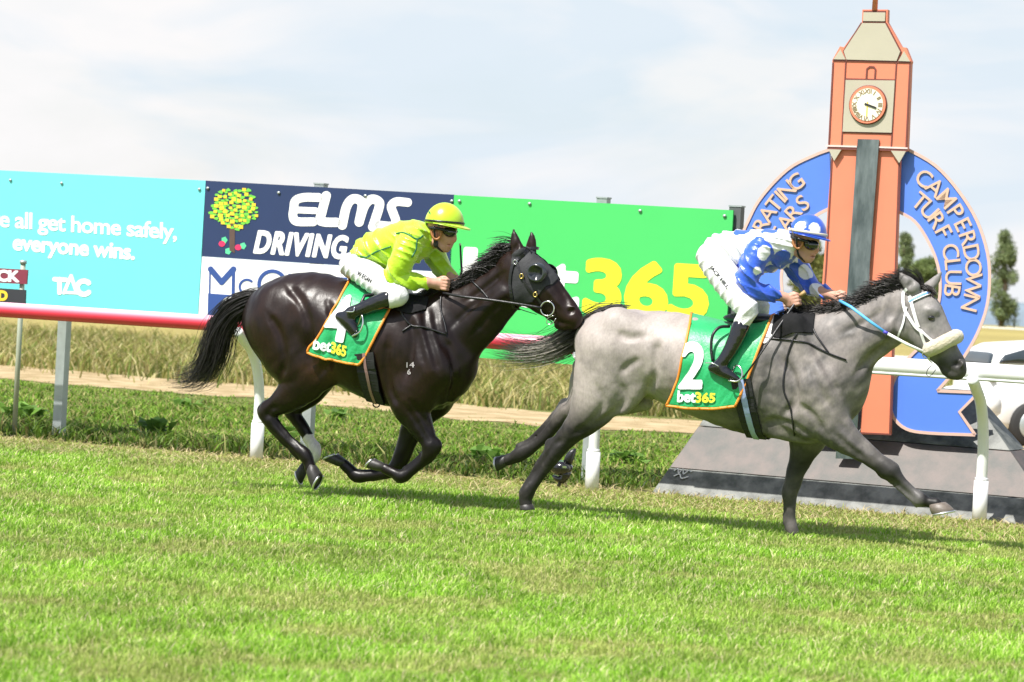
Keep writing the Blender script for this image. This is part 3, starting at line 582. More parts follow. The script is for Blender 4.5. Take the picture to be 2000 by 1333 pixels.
def ring_text(s, p0, p1, i0, h, parts):
    """letters i0.. of s sit between traced centres p0 (letter i0) and p1 (last letter)"""
    wd = [{'I': .55, 'M': 1.25, 'W': 1.4, ' ': .6}.get(c, 1.0) for c in s]; ce = np.cumsum(wd)-np.array(wd)/2
    d0 = T.a(p0)-CC; d1 = T.a(p1)-CC; a0 = math.atan2(d0[1], d0[0]); a1 = math.atan2(d1[1], d1[0])
    if a1 > a0: a1 -= 2*math.pi
    r = (np.linalg.norm(d0)+np.linalg.norm(d1))/2
    for c, e in zip(s, ce):
        if c == ' ': continue
        a = a0+(a1-a0)*(e-ce[i0])/(ce[-1]-ce[i0]); V, F = text_mesh(c, bold=.004); V = V-(V.min(0)+V.max(0))/2; V = V*h/.72; ph = a-math.pi/2
        M = np.array([[math.cos(ph), -math.sin(ph)], [math.sin(ph), math.cos(ph)]]); parts.append((V@M.T+CC+r*np.array([math.cos(a), math.sin(a)]), F))
LT = []
ring_text('CAMPERDOWN', (1805, 349), (1896, 592), 0, .125, LT); ring_text('TURF CLUB', (1796, 396), (1863, 569), 0, .125, LT)
ring_text('CELEBRATING', (1484, 437), (1558, 360), 5, .125, LT); ring_text('YEARS', (1533, 433), (1570, 399), 2, .125, LT)
for part in LT: T.make('letter', [part], pm('cream_gold_paint', (.62, .42, .30), .4, .05), rib, .0, .012)
# shaft
T.off = .06
T.make('shaft', [T.poly([(1584, 848), (1641, 848), (1673, 288), (1625.5, 288)]), T.poly([(1680, 849), (1738, 849), (1758, 290), (1713, 288)])], ORG, post, -.05, .05)
T.make('shaft_trim', [band2([T.a(p) for p in L0], .012) for L0 in ([(1679, 846), (1741, 849)], [(1614, 520), (1626, 296)], [(1589, 845), (1614, 520)], [(1738, 846), (1757, 296)])], TRIM, post, .0, .004)
T.off = .097
T.make('mirror_panel', [T.poly([(1632, 896), (1670, 897), (1717, 273), (1675, 272)])], GLASS, post, -.012, .012)
# tower head
T.off = .08
head = T.make('tower_head', [T.poly(kt((75, 1292), (765, 1308), (795, 560), (800, 535), (752, 415), (715, 412), (592, 195), (595, 85), (375, 85), (370, 195), (215, 412), (180, 405), (115, 522), (112, 560)))], ORG, post, -.05, .05)
T.make('roof', [T.poly(kt((240, 520), (675, 532), (706, 452), (576, 205), (378, 203), (217, 448))), T.poly(kt((128, 518), (232, 520), (188, 432))), T.poly(kt((690, 533), (792, 537), (740, 447))), T.poly(kt((384, 186), (574, 188), (578, 112), (388, 110)))], BEI, head, 0, .012)
T.make('clock_surround', [T.poly(kt((207, 1145), (632, 1155), (660, 702), (234, 698)))], BEI, head, 0, .012)
T.make('corner_bracket', [T.poly([(1619, 292), (1644, 293), (1630, 315)]), T.poly([(1741, 295), (1770, 296), (1757, 319)])], BEI, head, 0, .012)
T.make('tower_trim', [band2([T.a(p) for p in kt(*L0)], w_) for L0, w_ in ((((120, 525), (797, 542)), .014), (((232, 690), (662, 700)), .014), (((203, 1146), (635, 1160)), .014), (((385, 104), (580, 104)), .014), (((378, 190), (578, 195)), .014), (((232, 540), (195, 1290)), .010), (((672, 545), (625, 1300)), .010), (((122, 545), (85, 1285)), .012), (((790, 555), (755, 1300)), .012), (((410, 690), (416, 600), (440, 582), (475, 584), (490, 605), (484, 690)), .012), (((370, 200), (212, 450)), .012), (((582, 205), (712, 455)), .012), (((212, 450), (240, 520)), .008), (((712, 455), (680, 535)), .008), (((72, 1288), (330, 1296)), .016), (((505, 1300), (768, 1310)), .016))], TRIM, head, 0, .006)
T.make('tower_band', [band2([T.a(p) for p in kt(*L0)], .012) for L0 in (((62, 1268), (330, 1276)), ((505, 1280), (770, 1290)))], pm('pale_pink_paint', (.75, .55, .52), .4), head, 0, .010)
cc = T.a(kt((430, 914))[0]); rr = abs(T.a(kt((430, 1085))[0])[1]-T.a(kt((430, 742))[0])[1])/2
def disc(r, n=40): return poly2([(cc[0]+r*math.cos(q), cc[1]+r*math.sin(q)) for q in np.arange(n)*2*math.pi/n])
T.make('clock_rim_edge', [disc(rr)], TRIM, head, .012, .008, True); ck = T.make('clock', [disc(rr*.95)], ORG, head, .012, .018); T.make('clock_face', [disc(rr*.82)], pm('cream_enamel', (.80, .77, .62), .35, .04), ck, .030, .004)  # dark red disc shows as a thin edge round the clock
NP = []
for i, s0 in enumerate(('XII', 'I', 'II', 'III', 'IV', 'V', 'VI', 'VII', 'VIII', 'IX', 'X', 'XI')):
    V, F = text_mesh(s0, bold=.01); V = V-(V.min(0)+V.max(0))/2; V = V*.045; an = math.pi/2-i*math.pi/6; ph = an-math.pi/2; M = np.array([[math.cos(ph), -math.sin(ph)], [math.sin(ph), math.cos(ph)]]); NP.append((V@M.T+cc+rr*.68*np.array([math.cos(an), math.sin(an)]), F))
for part in NP: T.make('numeral', [part], pm('bronze_paint', (.25, .17, .08), .5), ck, .034, .003)
T.make('clock_hand', [band2([cc-[.02, -.006], cc+[rr*.48, -rr*.16]], .014)], pm('black_paint', (.02, .02, .02), .5), ck, .037, .003); T.make('clock_hand', [band2([cc+[0, .02], cc+[0, -rr*.6]], .008)], AMB, ck, .035, .0015)
m = MB(); p0 = TP.world([T.a(kt((482, 90))[0])[0], T.off, T.a(kt((482, 90))[0])[1]])[0]; m.tube([p0, p0+[0, 0, .45]], [.022, .016], 8); m.build('finial', ORG, head)
SG = []
for L0 in ([(1316, 920), (1322, 916), (1326, 924), (1332, 917), (1336, 926), (1344, 919), (1350, 922)], [(1318, 930), (1328, 926), (1334, 934), (1346, 931)]):
    SG.append(band2([RAILP.loc(*p, -.05-.66*(967-925)/235)[[0, 2]] for p in sm(L0, 5)], .008))
SIGT = (967-925)/235; q0 = RAILP.loc(1330, 925, -.05-.66*SIGT); SIGO, SIGZ = -.05-.66*SIGT+.002, q0[2]; q1 = RAILP.loc(1330, 885, -.05-.66*(967-885)/235); SIGK = (-.66*(925-885)/235)/(q1[2]-q0[2])
V, F = join2(SG); tt = lambda V2, t: RAILP.world(np.column_stack([V2[:, 0], SIGO+t+(V2[:, 1]-SIGZ)*SIGK, V2[:, 1]])); W3, FF = slab(V, F, tt, .006); obj('signature', W3, FF, pm('pale_paint', (.55, .55, .52), .5), post, False)

# ================================================================== beyond the rail, at the right
def far_rail(nm, lab, D, px0, px1, zc, r, posts, cat, box=None):
    x0, x1 = (px0-1000)/FPX*D, (px1-1000)/FPX*D; t = thing(nm, lab, cat, (x0, D, 0)); m = MB(); zb = float(gz(0, D))
    if box: m.box([(x0+x1)/2, D, zb+zc], (x1-x0)/2, .04, box)
    else: m.tube([[x0, D, zb+zc], [x1, D, zb+zc]], r, 8)
    m.build('boarding' if box else 'rail_tube', WHITE, t, False)
    for i in range(posts):
        m = MB(); xx = x0+(x1-x0)*(i+.5)/posts; m.tube([[xx, D+.07, zb-.05], [xx, D+.07, zb+zc]], r*.8, 6); m.build('fence_post', WHITE, t)
    return t
far_rail('far_rail', 'thin white rail far across the field beneath the poplar', 190, 1690, 2300, .10, .055, 14, 'rail')
t = far_rail('white_barrier', 'long low white boarded barrier behind the white car', 62, 1560, 2300, .42, .03, 12, 'barrier', .17)
for i in range(4):
    m = MB(); m.box([(1930-1000)/FPX*62, 61.94, float(gz(0, 62))+.29+.088*i], 4.2, .012, .006); m.build('board_joint', pm('grey_joint', (.5, .5, .52), .6), t, False)
LEAF = pm('tree_leaf', None, .6, .15, 2, tint=True, spec=.2, trans=.3); BARK = pm('bark', (.12, .09, .06), .9, .3, 4, .5)
def tree(nm, lab, D, px, base, top, wpx, shape, pal, n=13000, cat='tree'):
    s = D/FPX; x = (px-1000)*s; hy = 527+.056*px; zb = float(gz(0, D))-.1; ztop = CAMH+(hy-top)*s; H = ztop-zb; Rr = wpx*s/2; t = thing(nm, lab, cat, (x, D, zb))
    m = MB(); m.tube([[x, D, zb], [x+.02*H, D, zb+.4*H], [x, D, zb+.85*H]], [.035*H, .022*H, .006*H], 8)
    for i in range(9):
        a = i*2.4; z0 = zb+H*(.2+.07*i); m.tube([[x, D, z0], [x+Rr*.7*math.cos(a), D+Rr*.7*math.sin(a), z0+H*.12]], [.012*H, .003*H], 5)
    m.build('trunk', BARK, t)
    nc = 46; u = RNG.random(nc); th = RNG.random(nc)*6.28; rad = np.sqrt(RNG.random(nc))
    prof = {'poplar': lambda u: .35+.75*np.sin(np.pi*np.clip(u*.92+.08, 0, 1))**.7*(1-.35*u), 'round': lambda u: np.sqrt(np.clip(1-(2*u-1)**2, .05, 1)), 'cone': lambda u: 1.02-u*.95}[shape]
    z0f = .10 if shape != 'round' else .22
    cx = rad*prof(u)*Rr*.85*np.cos(th); cy = rad*prof(u)*Rr*.85*np.sin(th); cz = H*(z0f+(1-z0f)*.96*u); cs = Rr*(.30+.28*RNG.random(nc)); cb = .65+.7*RNG.random(nc)
    k = RNG.integers(0, nc, n); d = RNG.normal(size=(n, 3)); d /= np.linalg.norm(d, axis=1)[:, None]; d *= (RNG.random((n, 1))**.4)
    P = np.column_stack([x+cx[k], D+cy[k], zb+cz[k]])+d*cs[k][:, None]*np.array([1, 1, 1.25 if shape == 'poplar' else .85]); ls = (.022*H if shape == 'poplar' else .13*Rr)*(.5+.8*RNG.random(n))
    a = RNG.normal(size=(n, 3)); a /= np.linalg.norm(a, axis=1)[:, None]; b = np.cross(a, RNG.normal(size=(n, 3))); b /= np.linalg.norm(b, axis=1)[:, None]
    V = np.stack([P-a*ls[:, None]*.5, P+b*ls[:, None]*.35, P+a*ls[:, None]*.5, P-b*ls[:, None]*.35], 1).reshape(-1, 3)
    c = np.array(pal)[RNG.integers(0, len(pal), n)]*cb[k][:, None]*(.8+.4*RNG.random((n, 1)))
    obj('crown', V, np.arange(4*n).reshape(-1, 4), LEAF, t, False, col=np.repeat(c, 4, 0)); return t
PG = [(.21, .27, .13), (.27, .33, .16), (.14, .19, .08)]; OG = [(.24, .24, .075), (.19, .21, .06), (.13, .15, .04)]; DG = [(.16, .22, .07), (.21, .27, .10)]
tree('poplar_tree', 'tall narrow poplar standing clear at the right edge', 300, 1952, 635, 455, 54, 'poplar', PG)
tree('poplar_tree', 'tall poplar half hidden by the orange shaft, seen through the ribbon ring', 290, 1757, 620, 452, 40, 'poplar', PG)
tree('round_tree', 'round dark tree seen through the ribbon ring above the grey horse head', 280, 1802, 620, 508, 72, 'round', DG)
tree('round_tree', 'olive green tree behind the chest of the blue and white jockey', 250, 1578, 610, 470, 100, 'round', OG)
tree('conifer_tree', 'small pointed conifer beside the foot of the poplar', 300, 1977, 636, 585, 30, 'cone', DG, 1500)
tree('bush', 'olive bush low behind the hands of the blue and white jockey', 230, 1592, 640, 545, 120, 'round', OG)
for px_, tp_, w_, lb_ in ((2040, 600, 60, 'low bush on the skyline beyond the right edge of the field'), (1880, 618, 50, 'low bush on the skyline beside the ribbon ring')): tree('bush', lb_, 320, px_, 640, tp_, w_, 'round', DG, 1200)
# white car
CP = Plane(ground_pt(1925, 872), R(-8)); carL = lambda x, y: CP.loc(x, y)
car = thing('car', 'white hatchback car parked beyond the rail at the right edge', 'car', CP.o+CP.f*1.0)
CW = pm('white_car_paint', (.80, .80, .80), .25, .02, 2, coat=.6); CG = pm('car_glass', (.03, .04, .045), .08, .3, 2, spec=.8); RUB = pm('rubber', (.02, .02, .02), .8); GREYP = pm('grey_plastic', (.16, .16, .17), .5)
x0 = carL(1921, 800)[0]
def car_loft(nm, secs, mat, cx, par, yc=-.85):
    """secs: (x, zbot, ztop, halfwidth bottom, halfwidth top)"""
    V = []; n = 20
    for (x, zb, zt, wb, wt) in secs:
        for i in range(n):
            t = 2*math.pi*i/n; c, s = math.cos(t), math.sin(t); ex = .35; u = math.copysign(abs(c)**ex, c); v = math.copysign(abs(s)**ex, s); f = (v+1)/2; V.append([x+x0, yc+u*(wb+(wt-wb)*f), zb+(zt-zb)*f])
    m = len(secs); F = [[i*n+k, (i+1)*n+k, (i+1)*n+(k+1) % n, i*n+(k+1) % n] for i in range(m-1) for k in range(n)]+[list(range(n)), [(m-1)*n+k for k in range(n)][::-1]]
    V = CP.world(V); return obj(nm, V, F, mat, par)
car_loft('body', [(0.06, .42, .70, .55, .55), (.09, .26, .86, .72, .70), (.14, .20, .92, .80, .76), (.3, .16, .93, .84, .80), (1.0, .15, .93, .86, .80), (2.6, .15, .90, .86, .80), (3.3, .18, .78, .84, .74), (3.75, .24, .66, .76, .68), (3.9, .34, .54, .6, .55)], CW, 0, car)
cab = car_loft('cabin', [(.13, .90, .93, .72, .70), (.20, .88, 1.10, .75, .66), (.36, .88, 1.19, .76, .62), (1.0, .90, 1.26, .77, .60), (1.8, .90, 1.24, .77, .60), (2.4, .90, 1.03, .76, .68), (2.75, .86, .90, .7, .66)], CW, 0, car)
car_loft('side_window', [(.20, .965, .985, .768, .765), (.27, .955, 1.07, .772, .725), (.50, .955, 1.15, .778, .69), (1.0, .955, 1.19, .782, .672), (1.8, .955, 1.17, .782, .672), (2.3, .955, 1.02, .777, .75)], CG, 0, car); car_loft('rear_window', [(.12, .94, .96, .60, .58), (.155, .94, 1.05, .62, .53), (.26, 1.02, 1.135, .60, .50), (.27, 1.06, 1.13, .58, .5)], CG, 0, car)
car_loft('bumper', [(-.06, .40, .58, .60, .60), (-.02, .34, .64, .76, .74), (.10, .32, .66, .82, .80), (.22, .34, .64, .82, .80)], CW, 0, car)
for sy in (-.85-.80, -.85+.80):
    for wx in (.60, 3.0):
        m = MB(); c = np.array([x0+wx, sy, .27]); m.tube(CP.world([c+[0, -.10, 0], c+[0, -.07, 0], c+[0, .07, 0], c+[0, .10, 0]]), [.24, .27, .27, .24], 24); wh = m.build('wheel', RUB, car); m = MB(); sg = 1 if sy > -.85 else -1; m.tube(CP.world([c+[0, sg*.085, 0], c+[0, sg*.108, 0]]), [.19, .17], 20); m.build('rim', STEEL, wh)
    m = MB(); m.box(CP.world([x0+.12, -.85+(sy+.85)*.92, .76])[0], .03, .05, .012, (CP.f, CP.n, CP.u)); bevel(m.build('rear_lamp', GREYP, car, False), .006)
# small glossy black thing on the verge behind the grey horse's hind legs
g = ground_pt(1090, 957); GP = Plane(g, TH); gs = GP.mpp(1090, 920)
t = thing('remote_camera', 'small glossy black camera on a low stand by the middle rail post', 'camera', g)
def gp(px, py, v=0): return GP.hit(px, py, v)
m = MB(); m.ellipsoid(gp(1096, 914), [GP.f*gs*24, GP.n*gs*20, GP.u*gs*15], 16, 10); m.build('camera_body', PATENT, t)
m = MB(); m.tube([gp(1108, 905), gp(1113, 893), gp(1118, 884), gp(1124, 877)], [gs*9, gs*9, gs*7, gs*2], 10); m.build('hood', BLACK, t)
m = MB(); m.tube([gp(1105, 918), gp(1104, 930), gp(1098, 938), gp(1088, 936), gp(1080, 930)], [gs*12, gs*10, gs*8, gs*6, gs*3], 10); m.build('strap', PATENT, t)
m = MB(); m.tube([gp(1096, 930), gp(1093, 944), gp(1089, 956)], [gs*5, gs*3, gs*5], 8); m.build('stand', BLACK, t)
m = MB(); m.box(gp(1103, 912.5, gs*21), gs*4, gs*2, gs*2, (GP.f, GP.n, GP.u)); m.build('badge', CHROME, t, False)

# ================================================================== horses
HTH = R(22)
def coat_noise(P, s): return fbm(P[:, 0]+.37*P[:, 1]+11, P[:, 2]+.61*P[:, 1]+5, s)
def make_horse(cfg):
    H = cfg['plane']; h = .0095; f = Field(cfg['lo'], cfg['hi'], h)
    for T in cfg['tubes']:
        P, r, s = rows(H, T['r'], T.get('v', 0), T.get('k', 4)); f.tube(P, r, s, T.get('b', .04), T.get('sub', False))
    for e in cfg['ells']: add_ell(f, H, *e)
    x, y, z = f.xyz((slice(None),)*3); ms = cfg.get('ripple', .0022)
    f.F += (ms*(np.sin(x*31+4*np.sin(z*9+y*5)+2)*np.sin(z*17+3*np.sin(x*8)+y*21)+.6*np.sin(x*55-z*21+5*np.sin(z*6))*np.sin(z*38+y*30+x*12))).astype(np.float32)
    V, Q = f.mesh(1); b0 = bvh_of(H.world(V), Q)
    for (P, rp, lift, sub) in cfg['relief']:
        P = spline(P, 5) if len(P) > 2 else np.array(P, float); pts = []; rr = []
        for p in P:
            c = cast(b0, p[0], p[1], lift)
            if c is not None: q = c-H.o; pts.append([q@H.f, q@H.n, q@H.u]); rr.append(rp*H.mpp(p[0], p[1]))
        if len(pts) < 3: continue
        pts = np.array(pts); rr = np.array(rr)*np.clip(np.minimum(np.arange(len(rr))+1, len(rr)-np.arange(len(rr)))/3, .3, 1)
        for sg in ((1, -1) if cfg.get('both', True) else (1,)): f.tube(pts*[1, sg, 1], rr, 1, .022, sub)
    V, Q = f.mesh(1); Wd = H.world(V); col = cfg['coat'](V, H)
    root = thing('horse', cfg['label'], 'horse', H.world(cfg['base'])[0]); body = obj('body', Wd, Q, cfg['mat'], root, col=col)
    return root, body, bvh_of(Wd, Q), V, Q
def hoof(H, root, top, toe, heel, v, col, shoe=True):
    """top: centre of the coronet, toe and heel: ends of the sole (traced)"""
    a = H.hit(*top, v); b = H.hit(*toe, v); c = H.hit(*heel, v); L_ = b-c; ln_ = np.linalg.norm(L_); L_ /= ln_; sd = H.n; mid = (b+c)/2; up = a-mid; hgt = np.linalg.norm(up); nr = 20; V = []
    for lv, (k, s0) in enumerate(((0, .50), (.08, .51), (.55, .46), (1.0, .37), (1.04, .30))):
        ctr = mid+up*k
        for i in range(nr):
            t = 2*math.pi*i/nr; rx = ln_*s0*(1 if math.cos(t) > 0 else .92); ry = ln_*s0*.86; V.append(ctr+L_*rx*math.cos(t)+sd*ry*math.sin(t))
    F = [[l*nr+i, l*nr+(i+1) % nr, (l+1)*nr+(i+1) % nr, (l+1)*nr+i] for l in range(4) for i in range(nr)]+[list(range(nr))[::-1], [4*nr+i for i in range(nr)]]
    hf = obj('hoof', V, F, pm('hoof_horn_'+col, {'dark': (.03, .027, .025), 'brown': (.14, .115, .095)}[col], .45, .25, 30, .15, aniso=(1, 1, 3)), root)
    if shoe:
        m = MB(); n0 = -up/hgt; P = [mid+n0*.006+L_*ln_*.47*math.cos(t)+sd*ln_*.41*math.sin(t) for t in np.linspace(-2.5, 2.5, 18)]; m.tube(P, .0075, 6); m.build('horseshoe', pm('shoe_alloy', (.62, .62, .62), .35, .1, metal=.9), hf)
def mirror(H, W3): q = (np.asarray(W3)-H.o); return W3-2*(q@H.n)[:, None]*H.n
def eye(H, root, bvh, px, py, r):
    c = cast(bvh, px, py, -r*.45)
    for cc in (c, mirror(H, c[None])[0]):
        m = MB(); m.ellipsoid(cc, [H.f*r*1.25, H.n*r*.8, H.u*r], 14, 8); m.build('eye', pm('horse_eye', (.008, .006, .005), .06, .1, coat=1), root)
def saddle_cloth(H, root, bvh, top, bottom, mat, trim, label):
    """top, bottom: traced edge polylines front to back of the near side"""
    nu, nv = 44, 34; a = spline(top, 12); b = spline(bottom, 12); a = a[np.linspace(0, len(a)-1, nu).astype(int)]; b = b[np.linspace(0, len(b)-1, nu).astype(int)]; G = np.zeros((nu, nv, 3))
    for i in range(nu):
        u = H.loc(a[i][0], a[i][1], 0); p = H.world([u[0], 0, u[2]+.5])[0]; hh = bvh.ray_cast(Vector(p), Vector((0, 0, -1)), 3); G[i, 0] = np.array(hh[0])+[0, 0, .014] if hh[0] else H.hit(*a[i], 0); last = 0
        for j in range(1, nv):
            t = (j+.6)/(nv-.4); p = a[i]*(1-t)+b[i]*t; c = cast(bvh, p[0], p[1], .014)
            if c is None: c = H.hit(p[0], p[1], last)
            last = (c-H.o)@H.n; G[i, j] = c
    for j in range(nv):        # hang free below the widest part of the barrel, and settle wrinkles
        pass
    L_ = np.array([H.world([0, 0, 0])]); loc = np.stack([(G-H.o)@H.f, (G-H.o)@H.n, (G-H.o)@H.u], -1); loc[:, :, 1] = np.maximum.accumulate(loc[:, :, 1], axis=1)
    k = 5; 
    for _ in range(3): loc[1:-1, 1:-1] = .5*loc[1:-1, 1:-1]+.125*(loc[2:, 1:-1]+loc[:-2, 1:-1]+loc[1:-1, 2:]+loc[1:-1, :-2])
    I, J = np.meshgrid(np.linspace(0, 1, nu), np.linspace(0, 1, nv), indexing='ij'); loc[:, :, 1] += (.004*np.sin(9*I+5*J+2)+.005*np.sin(4*J+13*I*J)+.012*(fbm(I*9, J*5+I*4, 1.0)-.5))*sstep(.05, .4, J)
    near = H.world(loc.reshape(-1, 3)).reshape(nu, nv, 3); far = mirror(H, near.reshape(-1, 3)).reshape(nu, nv, 3)
    full = np.concatenate([far[:, :0:-1], near], 1); mm = full.shape[1]; V = full.reshape(-1, 3); F = np.array([[i*mm+j, i*mm+j+1, (i+1)*mm+j+1, (i+1)*mm+j] for i in range(nu-1) for j in range(mm-1)])
    o = obj('saddle_cloth', V, F, mat, root, label=label); s = o.modifiers.new('thickness', 'SOLIDIFY'); s.thickness = .005; s.offset = 1
    m = MB(); edge = np.concatenate([full[0, ::-1], full[1:, 0], ]); m.tube(full[0], .0085, 8); m.tube(full[-1], .0085, 8); m.tube(full[:, 0], .0085, 8); m.tube(full[:, -1], .0085, 8); m.build('edging', trim, o)
    return o, bvh_of(near.reshape(-1, 3), [[i*nv+j, i*nv+j+1, (i+1)*nv+j+1, (i+1)*nv+j] for i in range(nu-1) for j in range(nv-1)])
def strap(name, H, bvh, parent, P, w, mat, off=.004, both=False, k=6, thick=.004, far=False):
    Q3 = drape(bvh, H, P, off, k=k); nr = []
    for p in Q3:
        hh = bvh.find_nearest(Vector(p)); n = np.array(p-np.array(hh[0])); n = n if np.linalg.norm(n) > 1e-5 else np.array(hh[1]); n = n/np.linalg.norm(n); nr.append(n)
    nr = np.array(nr); m = MB(); strip(m, Q3, nr, w, thick)
    if both: strip(m, mirror(H, Q3), np.array([n-2*(n@H.n)*H.n for n in nr]), -w, thick)
    o = m.build(name, mat, parent, False); return o
def rope(name, P3, r, mat, parent, n=8): m = MB(); m.tube(P3, r, n); return m.build(name, mat, parent)
HAIRM = pm('black_hair', None, .42, .3, 5, tint=True, spec=.5)

def patch(H, bvh, name, outline, mat, parent, off, h=2.0):
    o = np.array(outline, float); D, In, lo, hh = seg_fill([(o[i], o[(i+1) % len(o)]) for i in range(len(o))], 0, h); V, F = fill_mesh(np.where(In, -D, D), lo, hh); W3, FF = on_surface(bvh, (V, F), off); a = obj(name, W3, FF, mat, parent); return a, W3, FF
# ------------------------------------------------------------------ the grey horse, number 2
go = ground_pt(1545, 1049); Gp0 = Plane(go, HTH); GH = Plane(go+Gp0.n*.13, HTH)
gt = [
 dict(r=[(1156, 690, 28, 1.1), (1178, 668, 56, 1.1), (1215, 672, 68, 1.05), (1260, 688, 81, .98), (1310, 698, 88, .96), (1360, 715, 95, .93), (1410, 730, 98, .90), (1460, 738, 108, .80), (1510, 738, 118, .70), (1555, 738, 122, .62), (1590, 737, 112, .58), (1610, 740, 82, .62)], b=.05),
 dict(r=[(1575, 700, 92, .5), (1620, 690, 84, .46), (1668, 663, 64, .46), (1708, 640, 57, .45), (1748, 617, 52, .46), (1780, 602, 44, .52)], b=.05),
 dict(r=[(1782, 602, 38, .62), (1796, 615, 46, .62), (1808, 640, 46, .58), (1828, 666, 37, .56), (1847, 692, 28.5, .60), (1862, 714, 25.5, .70), (1867, 722, 22, .75)], b=.025),
 dict(r=[(1849, 722, 10, 1.1), (1858, 732, 8, 1.2)], b=.02),
 # near fore
 dict(r=[(1595, 760, 60, .8), (1605, 800, 52, .8), (1626, 833, 39, .85), (1658, 862, 28, .9), (1684, 880, 22, .9), (1706, 897, 19, .9), (1723, 909, 18, .95), (1738, 920, 18.5, .95), (1751, 933, 13.5, .9), (1766, 947, 10.8, .8), (1784, 964, 11, .8), (1797, 976, 14.5, .9), (1811, 981, 10, .9), (1828, 984, 12, .95)], v=.13, b=.045),
 # far fore
 dict(r=[(1590, 800, 60, .8), (1580, 845, 42, .85), (1568, 884, 26, .9), (1555, 920, 19.5, .9), (1548, 945, 17, .95), (1543, 965, 15, .95), (1543, 990, 11.5, .85), (1544, 1016, 11, .85), (1545, 1030, 13, .9), (1548, 1040, 12, .9)], v=-.13, b=.04),
 # near hind
 dict(r=[(1190, 690, 68, .65), (1180, 740, 62, .65), (1160, 790, 46, .75), (1140, 820, 33, .8), (1119, 842, 24.5, .85), (1100, 862, 20, .85), (1084, 880, 20.5, .85), (1065, 911, 14, .8), (1047, 938, 11.8, .8), (1031, 961, 14.8, .85), (1026, 975, 13, .9), (1027, 985, 12.5, .9)], v=.15, b=.05),
 # far hind
 dict(r=[(1170, 740, 60, .7), (1148, 780, 40, .75), (1122, 797, 24, .85), (1106, 803, 19.5, .85), (1090, 822, 15, .85), (1072, 845, 12, .8), (1046, 868, 11.2, .8), (1019, 885, 15, .85), (1003, 894, 12, .9), (992, 899, 12, .9)], v=-.13, b=.04),
 dict(r=[(1737, 907, 9, .9), (1745, 915, 11, .9), (1750, 924, 8, .9)], v=.13, b=.012), dict(r=[(1716, 915, 6, .8), (1722, 926, 7.5, .8), (1732, 933, 5, .8)], v=.13, b=.012), dict(r=[(1738, 940, 5, .8), (1762, 959, 4.8, .8), (1784, 979, 5.5, .8), (1790, 985, 7, .8)], v=.13, b=.006),
 dict(r=[(1084, 858, 5, .7), (1073, 866, 9, .7), (1070, 876, 8, .7)], v=.15, b=.014), dict(r=[(1064, 884, 5, .7), (1046, 914, 4.8, .7), (1028, 944, 4.8, .7), (1019, 962, 6.5, .7)], v=.15, b=.006), dict(r=[(1112, 783, 5, .7), (1101, 786, 8, .7), (1092, 797, 7, .7)], v=-.13, b=.012), dict(r=[(1084, 806, 5, .7), (1058, 836, 4.6, .7), (1030, 862, 4.6, .7), (1012, 872, 6.5, .7)], v=-.13, b=.006),
 dict(r=[(1537, 952, 9, .9), (1538, 962, 11, .9), (1538, 971, 9, .9)], v=-.13, b=.012), dict(r=[(1533, 978, 4.5, .7), (1534, 1000, 4.5, .7), (1534, 1022, 6, .7)], v=-.13, b=.006),
 # ears
 dict(r=[(1783, 563, 15, .75), (1773, 553, 13, .7), (1765, 544, 9, .6), (1758, 533, 2, .6)], v=.055, b=.012),
 dict(r=[(1815, 562, 12, .75), (1823, 553, 10, .7), (1831, 543, 7, .6), (1838, 532, 2, .6)], v=-.060, b=.012),
 # muscle
 dict(r=[(1548, 640, 26, .8), (1572, 690, 30, .8), (1598, 745, 36, .8)], v=.15, b=.05),
 dict(r=[(1490, 700, 20, .7), (1520, 745, 34, .8), (1550, 800, 38, .75), (1580, 830, 28, .75)], v=.155, b=.045),
 dict(r=[(1500, 830, 22, .6), (1545, 838, 26, .6), (1585, 852, 16, .6)], v=.12, b=.03),
 dict(r=[(1640, 700, 20, .6), (1690, 672, 18, .6), (1740, 640, 18, .6)], v=.075, b=.05),
 dict(r=[(1205, 640, 40, .7), (1240, 660, 40, .6), (1280, 690, 26, .5)], v=.155, b=.06),
 dict(r=[(1215, 700, 46, .6), (1232, 750, 36, .6), (1215, 790, 22, .6)], v=.155, b=.05),
 dict(r=[(1225, 790, 20, 1), (1262, 790, 13, 1)], v=0, b=.03),
]
ge = [(1762, 636, .045, 24, 30, .05, 20, .03), (1815, 612, .065, 13, 9, .022, 15, .02), (1874, 711, .048, 9, 8, .016, -20, .012), (1870, 711, .060, 9, 7.5, .022, -25, .008, True), (1780, 552, .085, 5, 12, .014, 25, .008, True)]
